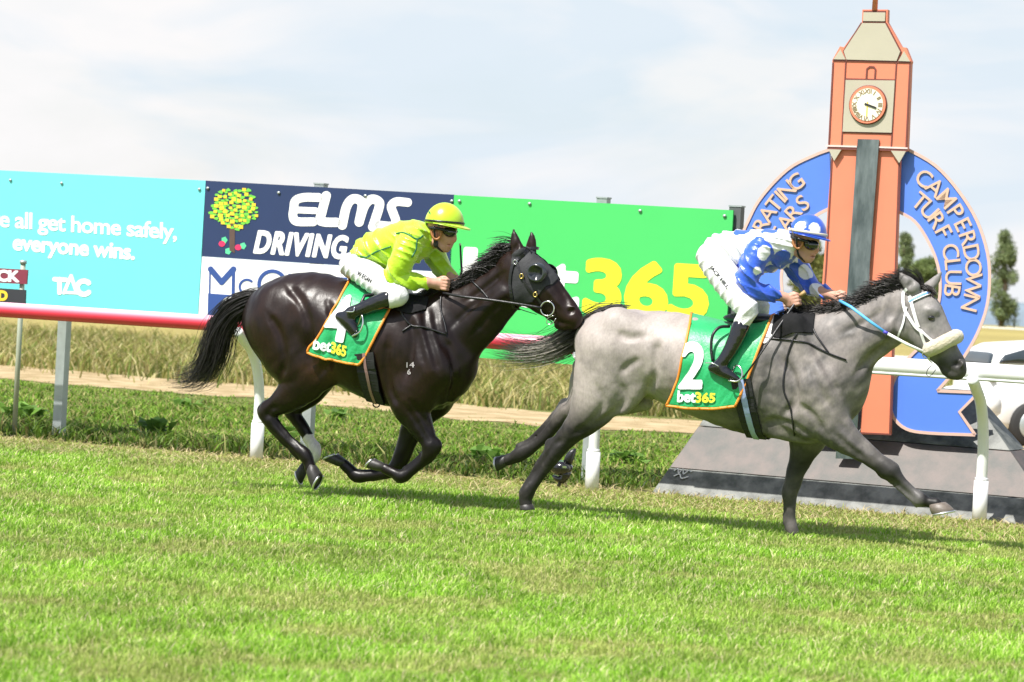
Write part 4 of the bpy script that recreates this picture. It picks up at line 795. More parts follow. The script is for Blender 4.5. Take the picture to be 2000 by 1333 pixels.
grel = [([(1284, 668), (1281, 700), (1278, 738), (1262, 772)], 9, .010, True), ([(1250, 702), (1232, 712), (1212, 728)], 7, .010, True), ([(1160, 745), (1178, 790), (1150, 828), (1118, 850)], 7, .010, True), ([(1205, 740), (1222, 780), (1190, 812), (1150, 838)], 7, .012, True),
 ([(1563, 628), (1592, 680), (1622, 735), (1640, 775)], 8, .010, True), ([(1520, 690), (1548, 735), (1552, 785), (1530, 812)], 9, .010, True), ([(1492, 826), (1520, 822), (1552, 832), (1582, 852)], 7, .010, True), ([(1560, 790), (1590, 815), (1612, 850)], 8, .010, True), ([(1583, 712), (1600, 760), (1625, 800)], 7, .010, True),
 ([(1668, 735), (1700, 700), (1735, 668), (1750, 648)], 8, .010, True), ([(1640, 652), (1690, 628), (1735, 600)], 8, .012, True), ([(1757, 672), (1750, 645), (1758, 618), (1772, 598)], 6, .008, True), ([(1800, 645), (1818, 662), (1836, 680)], 5, -.006, False), ([(1640, 826), (1668, 852), (1700, 884)], 5, .006, True), ([(1628, 846), (1656, 872), (1690, 898)], 5, .006, True), ([(1742, 935), (1765, 956), (1790, 978)], 4, .005, True),
 ([(1848, 652), (1858, 676), (1862, 696)], 4, .005, True), ([(1840, 712), (1852, 722), (1866, 730)], 2.5, .002, True), ([(1098, 860), (1082, 868), (1072, 884)], 5, .005, True), ([(1075, 880), (1056, 908), (1038, 940)], 4, .005, True), ([(1350, 700), (1352, 740), (1340, 775)], 8, .014, True), ([(1500, 700), (1498, 740), (1502, 790)], 8, .012, True), ([(1205, 650), (1230, 660), (1262, 655)], 9, .014, True), ([(1808, 606), (1822, 604), (1834, 612)], 5, -.004, False)]
def grey_coat(V, H):
    n = coat_noise(V, 5); n2 = coat_noise(V, 26); u, v, w = V.T; pale = np.array([.36, .315, .29]); mid = np.array([.098, .091, .086]); dark = np.array([.007, .0065, .006])
    uc = lambda px, py: H.loc(px, py)[0]
    back = 1-sstep(uc(1260, 700), uc(1560, 700), u); n3 = coat_noise(V, 11); k = .20+.70*back+.85*(n-.5)+.8*(n3-.5)*(1-.5*back)+.5*(n2-.5)*(1-.6*back)                          # pale rump, greyer shoulder
    leg = sstep(H.loc(1200, 762)[2], H.loc(1115, 850)[2], w)*.985; fore = sstep(uc(1480, 800), uc(1560, 800), u); leg = leg*(1-fore)+fore*(.42*sstep(H.loc(1600, 830)[2], H.loc(1600, 900)[2], w)+.45*np.exp(-((w-H.loc(1740, 922)[2])/.09)**2))
    head = sstep(uc(1740, 640), uc(1800, 640), u); muz = sstep(H.loc(1850, 672)[2], H.loc(1850, 712)[2], w)*sstep(uc(1820, 690), uc(1845, 690), u)
    c = mid[None]*(1-np.clip(k, 0, 1))[:, None]+pale[None]*np.clip(k, 0, 1)[:, None]; c = c*(1-.35*head)[:, None]+np.array([.34, .33, .325])*(.35*head)[:, None]
    dk = np.clip(leg+muz*.8+.25*(n2-.5)*(leg+.25), 0, .96); c = c*(1-dk)[:, None]+dark*dk[:, None]
    for (px, py, vv, r, a) in ((1870, 711, .04, .026, 1.0), (1818, 622, .07, .030, .7), (1836, 714, .04, .03, .5)):
        p = H.loc(px, py, vv); e = np.exp(-(((u-p[0])**2+(w-p[2])**2)/r**2))*a; c = c*(1-e)[:, None]+np.array([.012, .011, .011])*e[:, None]
    return np.clip(c*(.90+.2*n2)[:, None], .01, 1)
HM = pm('grey_coat', None, .5, .16, 75, .22, 26, tint=True, spec=.3, detail=8, aniso=(1, 1, .6))
groot, gbody, gb, gV, gQ = make_horse(dict(plane=GH, lo=(-2.35, -.42, -.03), hi=(1.6, .42, 1.80), tubes=gt, ells=ge, coat=grey_coat, mat=HM, relief=grel, label='pale grey racehorse in full stride with a white bridle and fleece noseband', base=(-.7, 0, 0)))
hoof(GH, groot, (1830, 984), (1864, 997), (1819, 1005), .13, 'brown'); hoof(GH, groot, (1548, 1040), (1556, 1053), (1536, 1053), -.13, 'dark', False)
hoof(GH, groot, (1027, 984), (1044, 996), (1015, 997), .15, 'dark', False); hoof(GH, groot, (991, 899), (970, 893), (972, 922), -.13, 'dark')
eye(GH, groot, gb, 1818, 622, .020)
# tail and mane
def tail(H, root, C, spread, n, colf, w0, sv=.05):
    cs = spline(C, 8); L3 = np.array([H.loc(p[0], p[1], 0) for p in cs]); m = len(L3); paths = []; cols = []; ws = []
    for i in range(n):
        o = RNG.normal(size=3)*np.array([1, sv/.05, 1]); ln_ = .55+.45*RNG.random()**.6; mm = max(6, int(m*ln_)); t = np.linspace(0, 1, m)[:mm]; sp_ = np.interp(t, np.linspace(0, 1, len(spread)), spread)
        P = L3[:mm]+o[None]*sp_[:, None]*.5+np.column_stack([np.sin(t*7+o[0]*3), np.sin(t*6+o[2]*5), np.cos(t*8+o[1]*4)])*(.018*t[:, None]); paths.append(H.world(P)); cols.append(colf(t, RNG.random())); ws.append(w0*(.6+.8*RNG.random()))
    return hair('tail', paths, ws, HAIRM, root, cols)
blk = np.array([.012, .010, .009])
def grey_tail_col(t, r): return blk[None]*(1-sstep(.42, .72, t))[:, None]+(np.array([.36, .33, .29])*(.6+.6*r))[None]*sstep(.42, .72, t)[:, None]
tail(GH, groot, [(1212, 611), (1180, 620), (1148, 640), (1112, 664), (1070, 684), (1020, 690), (965, 676)], [.05, .065, .075, .08, .08, .085, .12], 950, grey_tail_col, .0021)
def mane(H, root, bvh, crest, length, n, dirf, col, w0, vv=.03):
    cr = spline(crest, 10); paths = []; cols = []; ws = []
    for i in range(n):
        k = RNG.integers(0, len(cr)-1); t = RNG.random(); p = cr[k]*(1-t)+cr[k+1]*t; f = (k+t)/len(cr); b = H.loc(p[0], p[1], 0)+np.array([0, RNG.normal()*.015, -.02]); d, g = dirf(f); L_ = length*(.45+.75*RNG.random()); P = [b]; q1, q2, q3 = vnoise(f*70, 1.5)-.5, vnoise(f*70+9, 4.5)-.5, vnoise(f*45+3, 8.5); L_ *= .55+.9*q3; d = np.array([d[0]+1.1*q1+.12*RNG.normal(), vv*4*(RNG.random()*1.6-.3)+.8*q2*.3, d[1]+1.0*q2+.12*RNG.normal()]); d /= np.linalg.norm(d)
        for s_ in range(7): d = d+np.array([-.06, .03, -g*.22])+RNG.normal(size=3)*.025; d /= np.linalg.norm(d); P.append(P[-1]+d*L_/7)
        P = np.array(P); P[:, 1] = np.where(P[:, 2] < b[2]-.03, np.maximum(P[:, 1], .03), P[:, 1]); paths.append(H.world(P)); cols.append(np.tile(np.array(col)*(.7+.7*RNG.random()), (8, 1))); ws.append(w0*(.6+.8*RNG.random()))
    return hair('mane', paths, ws, HAIRM, root, cols)
mane(GH, groot, gb, [(1806, 556), (1780, 556), (1750, 566), (1715, 580), (1680, 596), (1640, 606), (1600, 612), (1565, 616)], .15, 4200, lambda f: ((-.55, .95-.55*f), .8), (.018, .015, .014), .0026)
mane(GH, groot, gb, [(1812, 560), (1802, 556), (1790, 553)], .10, 220, lambda f: ((.75, .40), 1.4), (.020, .015, .013), .0026)
# saddle cloth, saddle, girth
CG_ = pm('race_green_cloth', (.012, .36, .115), .42, .10, 5, .25, 60, sheen=.2); ORT = pm('orange_binding', (.78, .26, .03), .5, .1)
clo, cb = saddle_cloth(GH, groot, gb, [(1512, 612), (1470, 632), (1420, 634), (1349, 627)], [(1440, 792), (1405, 796), (1360, 795), (1316, 789)], CG_, ORT, 'green racing cloth edged in orange with a white figure 2')
# shape its traced sides: front edge runs down and back, rear edge bows
def digits(bvh, parent, name, s, q, fat, mat, off, h=1.0, **k):
    V, F = on_surface(bvh, text_px(s, q, fat, h, **k), off); return obj(name, V, F, mat, parent, False)
CW_ = pm('white_cloth_print', (.80, .80, .83), .5, .06, 9); CY_ = pm('yellow_cloth_print', (.80, .70, .05), .5, .06, 9)
digits(cb, clo, 'number', '2', [(1329, 757), (1368, 757), (1378, 674), (1337, 671)], 4.0, CW_, .010)
digits(cb, clo, 'white_letters', 'bet', [(1324, 785), (1358, 786), (1359, 766), (1325, 764)], 1.1, CW_, .010, .6); digits(cb, clo, 'yellow_digits', '365', [(1359, 786), (1397, 786), (1398, 769), (1360, 767)], 1.1, CY_, .010, .6)
FELT = pm('black_felt', (.012, .012, .013), .85, .3, 20, .2, spec=.2)
WPAD = pm('white_pad', (.78, .78, .74), .7, .05, 20, .2)
def girth(H, root, bvh, P, w, mat, stripe, sw, extra=0):
    o = strap('girth', H, bvh, root, P, w, mat, .006, True, thick=.012); strap('girth_stripe', H, bvh, o, P, sw, stripe, .020, False, thick=.003); return o
girth(GH, groot, gb, [(1448, 742), (1453, 770), (1461, 805), (1470, 835), (1478, 852)], .125, pm('black_webbing', (.014, .014, .016), .7, .2, 30, .2), pm('pale_blue_webbing', (.32, .40, .68), .6, .1, 20), .036)
for P_ in (patch(GH, gb, 'saddle_flap', [(1514, 612), (1550, 610), (1592, 614), (1586, 652), (1550, 650), (1520, 662), (1506, 655)], FELT, groot, .012)[0],): P_.modifiers.new('thickness', 'SOLIDIFY').thickness = .010
patch(GH, gb, 'saddle_pad', [(1510, 612), (1524, 614), (1512, 655), (1496, 672), (1487, 672)], WPAD, groot, .010)
sd = MB(); cpt = GH.loc(1475, 628, 0); sd.ellipsoid(GH.world(cpt+[0, 0, .012])[0], [GH.f*.21, GH.n*.13, GH.u*.042], 20, 10); sd.build('saddle', BLACK, groot)
# breastplate cords
for P in ([(1478, 655), (1500, 662), (1540, 664), (1580, 672), (1615, 690), (1652, 704)], [(1583, 612), (1588, 645), (1605, 672), (1618, 690)], [(1565, 640), (1548, 668), (1535, 710), (1530, 760), (1545, 800), (1552, 850)]):
    rope('breastplate_strap', drape(gb, GH, P, .006), .006, BLACK, groot, 6)
# white bridle
WLE = pm('white_bridle_webbing', (.80, .80, .80), .45, .05, 20); LBL = pm('pale_blue_trim', (.16, .36, .80), .45, .05, 20)
br = strap('bridle', GH, gb, groot, [(1772, 565), (1765, 575), (1766, 600), (1776, 620), (1790, 640), (1802, 648)], .019, WLE, .007)
strap('cheek_strap', GH, gb, br, [(1777, 577), (1783, 600), (1790, 626), (1795, 640)], .020, WLE, .008); strap('brow_band', GH, gb, br, [(1776, 590), (1790, 583), (1806, 576), (1823, 572)], .026, WLE, .008); strap('brow_band_stripe', GH, gb, br, [(1777, 590), (1790, 583), (1806, 576), (1822, 572)], .011, LBL, .013, thick=.002)
strap('cheek_strap', GH, gb, br, [(1798, 645), (1804, 662), (1812, 685)], .017, WLE, .008); strap('nose_strap', GH, gb, br, [(1801, 647), (1813, 658), (1824, 668)], .014, WLE, .008); strap('throat_strap', GH, gb, br, [(1772, 600), (1765, 630), (1754, 658)], .012, WLE, .006); strap('cheek_strap', GH, gb, br, [(1812, 685), (1816, 700), (1822, 711)], .015, WLE, .008)
m = MB(); c = cast(gb, 1812, 690, .014); m.tube([c+.026*(GH.f*math.cos(t)+GH.u*math.sin(t)) for t in np.linspace(0, 6.28, 20)], .004, 6, False); m.build('bit_ring', CHROME, br)
rope('lip_cord', [GH.hit(*p, .06) for p in sm([(1822, 712), (1812, 722), (1810, 733), (1818, 734), (1828, 722)])], .0025, BLACK, br, 5)
FLE = pm('fleece', (.62, .55, .41), .95, .12, 30, 1.0, 160, sheen=.5)
fz = Field(GH.loc(1848, 665)-[.25, .2, .25], GH.loc(1848, 665)+[.25, .2, .25], .006); P = [GH.loc(1816, 683, .075), GH.loc(1832, 676, .088), GH.loc(1850, 666, .076), GH.loc(1863, 660, .045), GH.loc(1868, 658, 0), GH.loc(1862, 660, -.045), GH.loc(1848, 667, -.078), GH.loc(1818, 682, -.08)]
fz.tube(spline(P, 5), 14.5*GH.mpp(1850, 665), 1, .02); x, y, z = fz.xyz((slice(None),)*3); fz.F += (.004*np.sin(x*190+y*70)*np.sin(y*170+z*60)*np.sin(z*180+x*40)).astype(np.float32); Vf, Qf = fz.mesh(1); obj('fleece_noseband', GH.world(Vf), Qf, FLE, br)
rn = [GH.hit(*p, v) for p, v in (((1640, 588), .05), ((1662, 600), .14), ((1700, 629), .14), ((1730, 650), .13))]; m = MB(); m.tube(rn, .0095, 8); m.build('rein', pm('sky_blue_rein', (.10, .42, .86), .5, .05), br, label='blue grip part of the rein')
rn2 = [GH.hit(*p, v) for p, v in (((1730, 650), .13), ((1770, 672), .12), ((1812, 691), .085))]; m = MB(); m.tube(rn2, .0095, 8); m.build('rein', WLE, br, label='white part of the rein'); m = MB(); m.tube([rn[-1]+(rn[-1]-rn2[1])*.1, rn[-1]-(rn[-1]-rn2[1])*.1], .011, 8); m.build('rein_sleeve', pm('violet_tape', (.07, .06, .45), .5), br)
rope('rein', [mirror(GH, p[None])[0] for p in rn+rn2[1:]], .0095, WLE, br)

# ------------------------------------------------------------------ the dark horse behind it
DH = Plane((-.96, 18.2, 0), HTH)
dt = [
 dict(r=[(508, 640, 30, 1.2), (530, 628, 56, 1.1), (560, 622, 80, .98), (610, 624, 92, .92), (665, 646, 98, .90), (715, 666, 104, .86), (765, 682, 110, .76), (815, 692, 112, .66), (842, 699, 98, .60), (862, 704, 68, .64)], b=.05),
 dict(r=[(825, 662, 88, .5), (868, 646, 82, .44), (918, 621, 66, .46), (956, 590, 55, .46), (988, 560, 48, .48), (1008, 540, 42, .52)], b=.05),
 dict(r=[(1006, 522, 38, .62), (1018, 534, 47, .62), (1044, 556, 47, .58), (1072, 582, 38, .56), (1098, 604, 29.5, .60), (1115, 620, 24, .72), (1119, 625, 20, .78)], b=.025),
 dict(r=[(1092, 634, 10, 1.1), (1104, 640, 8, 1.2)], b=.02),
 dict(r=[(838, 716, 54, .75), (813, 765, 48, .8), (803, 792, 38, .85), (812, 812, 31, .9), (823, 836, 24, .9), (834, 856, 18.5, .9), (841, 872, 18, .95), (838, 888, 15.5, .95), (826, 902, 11, .8), (805, 919, 10.3, .8), (785, 931, 13.8, .9), (768, 924, 10.5, .9), (752, 916, 10.5, .9)], v=.13, b=.045),
 dict(r=[(845, 760, 56, .8), (832, 790, 38, .85), (812, 822, 27, .9), (796, 860, 20, .9), (784, 894, 17, .95), (772, 914, 15.5, .95), (752, 925, 12, .85), (722, 930, 11, .85), (697, 930, 13, .9), (684, 918, 11, .9), (672, 908, 11, .9)], v=-.13, b=.04),
 dict(r=[(545, 640, 70, .65), (575, 690, 66, .65), (598, 730, 50, .7), (572, 768, 34, .8), (545, 789, 23, .85), (522, 805, 18, .85), (530, 822, 15.5, .85), (550, 846, 12, .8), (575, 870, 10.8, .8), (595, 888, 14.3, .85), (603, 903, 11.5, .9), (606, 914, 12, .9)], v=.15, b=.05),
 dict(r=[(560, 660, 66, .65), (610, 715, 52, .7), (608, 752, 36, .8), (590, 780, 24, .85), (570, 800, 17, .85), (578, 816, 14.5, .85), (594, 840, 12.5, .8), (606, 862, 11.5, .8), (615, 878, 13, .85), (614, 893, 11, .9), (602, 906, 10, .9), (596, 912, 10, .9)], v=-.13, b=.04),
 dict(r=[(846, 860, 8, .9), (853, 869, 10.5, .9), (852, 880, 8.5, .9)], v=.13, b=.012), dict(r=[(826, 884, 5, .8), (808, 902, 4.6, .8), (790, 915, 5, .8)], v=.13, b=.006), dict(r=[(785, 936, 7, .8), (779, 938, 7, .8)], v=.13, b=.010), dict(r=[(516, 790, 6, .7), (509, 801, 8, .7), (512, 812, 7, .7)], v=.15, b=.012), dict(r=[(518, 826, 5, .7), (538, 850, 4.6, .7), (562, 874, 4.6, .7), (582, 893, 6.5, .7)], v=.15, b=.006), dict(r=[(764, 912, 6, .8), (768, 922, 8, .8)], v=-.13, b=.010), dict(r=[(750, 915, 4.6, .7), (722, 921, 4.4, .7), (696, 921, 5.5, .7)], v=-.13, b=.006), dict(r=[(563, 806, 5, .7), (584, 838, 4.5, .7), (604, 870, 6, .7)], v=-.13, b=.006),
 dict(r=[(1012, 492, 14, .75), (1008, 478, 12, .7), (1005, 463, 8, .6), (1003, 447, 2, .6)], v=.055, b=.012),
 dict(r=[(1036, 490, 12, .75), (1038, 476, 10, .7), (1039, 464, 7, .6), (1038, 453, 2, .6)], v=-.060, b=.012),
 dict(r=[(800, 620, 24, .8), (828, 670, 30, .8), (858, 725, 34, .8)], v=.15, b=.05),
 dict(r=[(745, 690, 20, .7), (770, 735, 32, .8), (795, 780, 34, .75)], v=.155, b=.045),
 dict(r=[(900, 650, 20, .6), (940, 615, 18, .6), (985, 575, 16, .6)], v=.075, b=.05),
 dict(r=[(545, 600, 42, .7), (585, 625, 44, .6), (620, 665, 30, .5)], v=.155, b=.06),
 dict(r=[(600, 690, 44, .6), (632, 730, 30, .6)], v=.145, b=.05),
]
de = [(1012, 566, .045, 24, 30, .05, 20, .03), (1056, 530, .065, 13, 9, .022, 15, .02), (1117, 606, .046, 9, 8, .016, -40, .012), (1116, 607, .058, 9, 7, .022, -40, .008, True), (1008, 484, .085, 4, 13, .012, 10, .008, True)]
drel = [([(560, 556), (588, 590), (604, 640), (606, 700)], 10, .015, True), ([(520, 610), (545, 650), (556, 700), (548, 740)], 9, .013, True), ([(640, 590), (655, 640), (650, 690), (628, 730)], 9, .010, True), ([(500, 690), (522, 730), (528, 770)], 6, .009, True),
 ([(800, 618), (806, 660), (800, 705), (790, 745)], 8, .010, True), ([(828, 600), (832, 640), (846, 690), (858, 730)], 7, .010, True), ([(846, 605), (856, 650), (874, 695)], 6, .011, True), ([(758, 660), (755, 710), (762, 760), (778, 792)], 8, .010, True), ([(868, 660), (884, 700), (888, 750), (872, 795)], 8, .010, True), ([(815, 640), (820, 680), (830, 720)], 6, .011, True),
 ([(905, 592), (948, 562), (985, 532)], 8, .011, True), ([(922, 655), (955, 615), (990, 582)], 8, .010, True), ([(880, 640), (915, 605), (945, 580)], 7, .012, True), ([(788, 790), (815, 826), (836, 862)], 5, .006, True), ([(800, 782), (826, 818), (842, 848)], 5, .006, True), ([(545, 795), (528, 800), (520, 815)], 5, .005, True), ([(535, 820), (556, 845), (580, 872)], 4, .005, True), ([(1066, 562), (1084, 585), (1098, 602)], 4, -.004, False), ([(1080, 545), (1098, 572), (1108, 592)], 4, .005, True), ([(1090, 628), (1104, 632), (1120, 636)], 2.5, .002, True), ([(690, 690), (700, 725), (696, 755)], 8, .014, True), ([(725, 700), (735, 745), (745, 780)], 7, .012, True)]
def dark_coat(V, H):
    n = coat_noise(V, 4); n2 = coat_noise(V, 26); u, v, w = V.T; a = np.array([.0062, .0034, .0029]); b = np.array([.021, .0095, .006]); dark = np.array([.004, .0035, .0035]); leg = sstep(H.loc(560, 745)[2], H.loc(560, 830)[2], w)
    c = a+(b-a)*np.clip(.5+1.3*(n-.5), 0, 1)[:, None]; fl = np.exp(-(((u-H.loc(660, 725)[0])/.12)**2+((w-H.loc(660, 725)[2])/.07)**2)); c = c*(1-.5*fl)[:, None]+np.array([.10, .045, .022])*(.5*fl)[:, None]
    c = c*(1-.8*leg)[:, None]+dark*(.8*leg)[:, None]; p = H.loc(617, 874, -.13); d = np.hypot(u-p[0], w-p[2]); sk = ((v < -.04) & (d < .105) & (w < p[2]+.085))[:, None]; return np.where(sk, np.array([[.72, .66, .66]]), c*(.85+.3*n2)[:, None])
DM = pm('dark_bay_coat', None, .37, .25, 45, .22, 26, tint=True, spec=.30, detail=6, aniso=(1, 1, .45))
droot, dbody, db, dV, dQ = make_horse(dict(plane=DH, lo=(-1.6, -.42, -.03), hi=(1.75, .42, 2.02), tubes=dt, ells=de, coat=dark_coat, mat=DM, relief=drel, label='dark brown racehorse in blinkers gathering its legs behind the grey', base=(-.1, 0, 0)))
hoof(DH, droot, (606, 914), (612, 957), (628, 925), .15, 'dark'); hoof(DH, droot, (596, 911), (588, 946), (581, 916), -.13, 'dark'); hoof(DH, droot, (750, 915), (716, 914), (733, 896), .13, 'dark'); hoof(DH, droot, (671, 907), (634, 899), (662, 887), -.13, 'dark')
tail(DH, droot, [(510, 582), (486, 588), (456, 606), (430, 645), (418, 690), (392, 732), (332, 742)], [.045, .06, .075, .085, .095, .095, .075], 900, lambda t, r: np.tile(blk*(.7+.9*r), (len(t), 1)), .0023)
mane(DH, droot, db, [(1024, 484), (1003, 494), (975, 514), (940, 538), (905, 554), (870, 570), (835, 584), (805, 594)], .18, 4600, lambda f: ((-.8, .75-.5*f), 1.0), (.012, .010, .010), .0026)
clo2, cb2 = saddle_cloth(DH, droot, db, [(768, 594), (735, 585), (715, 568), (682, 552)], [(706, 712), (680, 708), (644, 700), (607, 689)], CG_, ORT, 'green racing cloth edged in orange with a white figure 4')
digits(cb2, clo2, 'number', '4', [(632, 660), (676, 668), (690, 580), (648, 590)], 3.4, CW_, .010); digits(cb2, clo2, 'white_letters', 'bet', [(613, 682), (646, 688), (648, 666), (616, 660)], 1.1, CW_, .010, .6); digits(cb2, clo2, 'yellow_digits', '365', [(648, 689), (676, 697), (678, 677), (650, 669)], 1.1, CY_, .010, .6)
girth(DH, droot, db, [(712, 690), (716, 715), (722, 745), (730, 772), (735, 784)], .13, pm('black_webbing', (0, 0, 0)), pm('dusty_pink_webbing', (.30, .17, .17), .6, .1, 20), .02)
sd = MB(); cpt = DH.loc(735, 578, 0); sd.ellipsoid(DH.world(cpt+[0, 0, .012])[0], [DH.f*.21, DH.n*.13, DH.u*.042], 20, 10); sd.build('saddle', BLACK, droot)
for P_ in (patch(DH, db, 'saddle_flap', [(766, 588), (795, 578), (838, 582), (832, 606), (800, 614), (776, 608)], FELT, droot, .012)[0],): P_.modifiers.new('thickness', 'SOLIDIFY').thickness = .010
for P in ([(778, 592), (788, 618), (803, 636), (828, 640), (872, 654)], [(862, 578), (861, 605), (868, 632), (872, 652)], [(803, 636), (786, 648)]): rope('breastplate_strap', drape(db, DH, P, .006), .0065, BLACK, droot, 6)
# blinker hood
HOOD = pm('charcoal_hood', (.022, .023, .026), .7, .2, 12, .2, 90)
hx = [(1001, 497), (1014, 487), (1030, 482), (1050, 490), (1070, 508), (1086, 525), (1090, 545), (1078, 556), (1066, 560), (1054, 574), (1040, 590), (1020, 594), (1004, 588), (999, 560), (998, 525)]
hood, W3, FF = patch(DH, db, 'blinker_hood', hx, HOOD, droot, .007); hm = hood.modifiers.new('thickness', 'SOLIDIFY'); hm.thickness = .004; hm.offset = -1
FFm = [f[::-1] for f in FF]; hf = obj('blinker_hood', mirror(DH, W3), FFm, HOOD, droot)
c = cast(db, 1051, 533, .02); ex = DH.f*.80-DH.u*.6; ey = DH.u*.80+DH.f*.6
for cc, sg, par in ((c, 1, hood), (mirror(DH, c[None])[0], -1, hf)):
    V = []; nr = 24
    for k, (rr_, o_) in enumerate(((.066, -.012), (.064, .012), (.054, .034), (.046, .036), (.040, .012), (.0, .004))):
        for i in range(nr): t = 6.2832*i/nr; V.append(cc+DH.n*sg*o_*(1 if math.cos(t-.2) < .3 else .45)+rr_*(ex*math.cos(t)+ey*math.sin(t)))
    m = MB(); m.add(V, [[l*nr+i, l*nr+(i+1) % nr, (l+1)*nr+(i+1) % nr, (l+1)*nr+i] for l in range(5) for i in range(nr)]); m.build('eye_cup', pm('cup_plastic', (.03, .034, .038), .25, .2, 9, coat=.3), par)
br = strap('bridle', DH, db, droot, [(1003, 600), (998, 560), (1001, 525), (1008, 512), (1022, 497), (1040, 486), (1052, 486)], .020, BLACK, .013)
strap('cheek_strap', DH, db, br, [(1009, 512), (1018, 535), (1030, 560), (1046, 576), (1058, 592)], .014, BLACK, .012); strap('jaw_strap', DH, db, br, [(1004, 600), (1022, 606), (1048, 614)], .014, BLACK, .008); strap('nose_strap', DH, db, br, [(1048, 600), (1066, 616), (1082, 632)], .012, BLACK, .008)
for p in ((1020, 540), (1047, 575)):
    c = cast(db, *p, .018); m = MB(); m.tube([c+.015*(DH.f*math.cos(t)*.8+DH.u*math.sin(t)) for t in np.linspace(0, 6.28, 16)], .005, 6, False); m.build('brass_ring', BRASS, br)
c = cast(db, 1008, 514, .018); m = MB(); m.tube([c+.014*(DH.f*math.cos(t)+DH.u*math.sin(t)) for t in np.linspace(0, 6.28, 14)], .003, 6, False); m.build('buckle', CHROME, br)
c = cast(db, 1071, 602, .016); m = MB(); m.tube([c+.046*(DH.f*math.cos(t)+DH.u*math.sin(t)) for t in np.linspace(0, 6.28, 28)], .005, 8, False); m.build('bit_ring', CHROME, br)
rope('chin_cord', [DH.hit(*p, .06) for p in sm([(1082, 617), (1070, 622), (1068, 632), (1078, 633), (1086, 622)])], .0028, CHROME, br, 5)
rn = [DH.hit(*p, v) for p, v in (((866, 573), .09), ((905, 580), .14), ((955, 586), .14), ((1010, 594), .12), ((1058, 602), .085))]; rn = spline(rn, 5); rope('rein', rn, .009, BLACK, br); rope('rein', mirror(DH, rn), .009, BLACK, br)
rope('rein', drape(db, DH, [(922, 550), (940, 566), (955, 584)], .008), .006, BLACK, br)
m = MB(); c0 = DH.hit(735, 790, .05); m.tube([c0+.02*(DH.f*math.cos(t)*1.2+DH.u*math.sin(t)) for t in np.linspace(0, 6.28, 12)], .005, 6, False); m.build('girth_loop', BLACK, droot)
digits(db, droot, 'brand_mark', '14', [(794, 718), (810, 718), (810, 708), (794, 708)], .25, pm('brand_white', (.30, .28, .28), .6, .2, 30), .004, .4); digits(db, droot, 'brand_mark', '6', [(796, 732), (803, 732), (803, 722), (796, 722)], .3, pm('brand_white', (0, 0, 0)), .004, .4)

# ================================================================== jockeys
SKIN = pm('skin', None, .5, .08, 30, .05, tint=True, spec=.35)
def folds(f, amp, s, seed, dx=.8, dz=-.6):
    """cloth creases: thin ridges that run across the direction (dx, dz) and wander and fade"""
    x, y, z = f.xyz((slice(None),)*3)
    for k, (sc, am, a) in enumerate(((1.0, 1.0, 0), (1.7, .6, .5))):
        ca, sa = math.cos(a), math.sin(a); ux, uz = dx*ca-dz*sa, dx*sa+dz*ca; ph = s*sc*(x*ux+z*uz)+1.9*np.sin(11*x*uz-11*z*ux+9*y+seed+k)+1.3*np.sin(17*z+14*y+2.3*seed)
        q = (1-np.abs(np.sin(ph/2)))**1.6*np.clip(.5+.8*np.sin(8*x+13*z+6*y+3*seed+2*k), 0, 1); f.F -= (amp*am*(q-.25)).astype(np.float32)
def garment(name, H, T, box, mat, parent, h=.0065, fold=(.004, 60, 1), cut=None, col=None, b=.03, ells=(), label=None):
    f = Field(*box, h)
    for t in T: P, r, s = rows(H, t); f.tube(P, r, s, b)
    for e in ells: add_ell(f, H, *e)
    if fold: folds(f, *fold)
    if cut is not None:
        x, y, z = f.xyz((slice(None),)*3); f.F = np.maximum(f.F, cut(x, y, z).astype(np.float32))
    V, Q = f.mesh(1); W3 = H.world(V); c = col(W3) if col else None
    return obj(name, W3, Q, mat, parent, col=c, label=label), bvh_of(W3, Q), W3
def spot_col(bvh, base, spots, H):
    def fn(W3):
        c = np.tile(np.array(base, float), (len(W3), 1)); return c
    return fn
def fist(f, H, px, py, v, sgn, ang=0, sc=1.0):
    """closed hand around a rein: palm, four bent fingers, thumb on top"""
    ca, sa = math.cos(R(ang)), math.sin(R(ang)); o = H.loc(px, py, v)
    def p(x, y, z): return o+np.array([(x*ca+y*sa), z*sgn, (x*sa*-1+y*ca)])*sc
    f.ell(p(-.012, 0, .004), [[ca, 0, -sa], [0, 1, 0], [sa, 0, ca]], np.array([.036, .018, .040])*sc, .012)
    for i in range(4):
        y = .030-.0195*i; L_ = (1.0, 1.08, 1.02, .86)[i]; f.tube([p(.014, y, .012), p(.014+.026*L_, y-.003, .008), p(.016+.030*L_, y-.005, -.018), p(.008, y-.006, -.034), p(-.006, y-.004, -.026)], np.array([.0105, .0102, .0095, .0088, .0075])*sc, 1, .004)
    f.tube([p(-.022, .026, -.010), p(-.002, .040, -.014), p(.022, .042, -.014), p(.034, .036, -.012)], np.array([.0125, .0115, .010, .008])*sc, 1, .006)
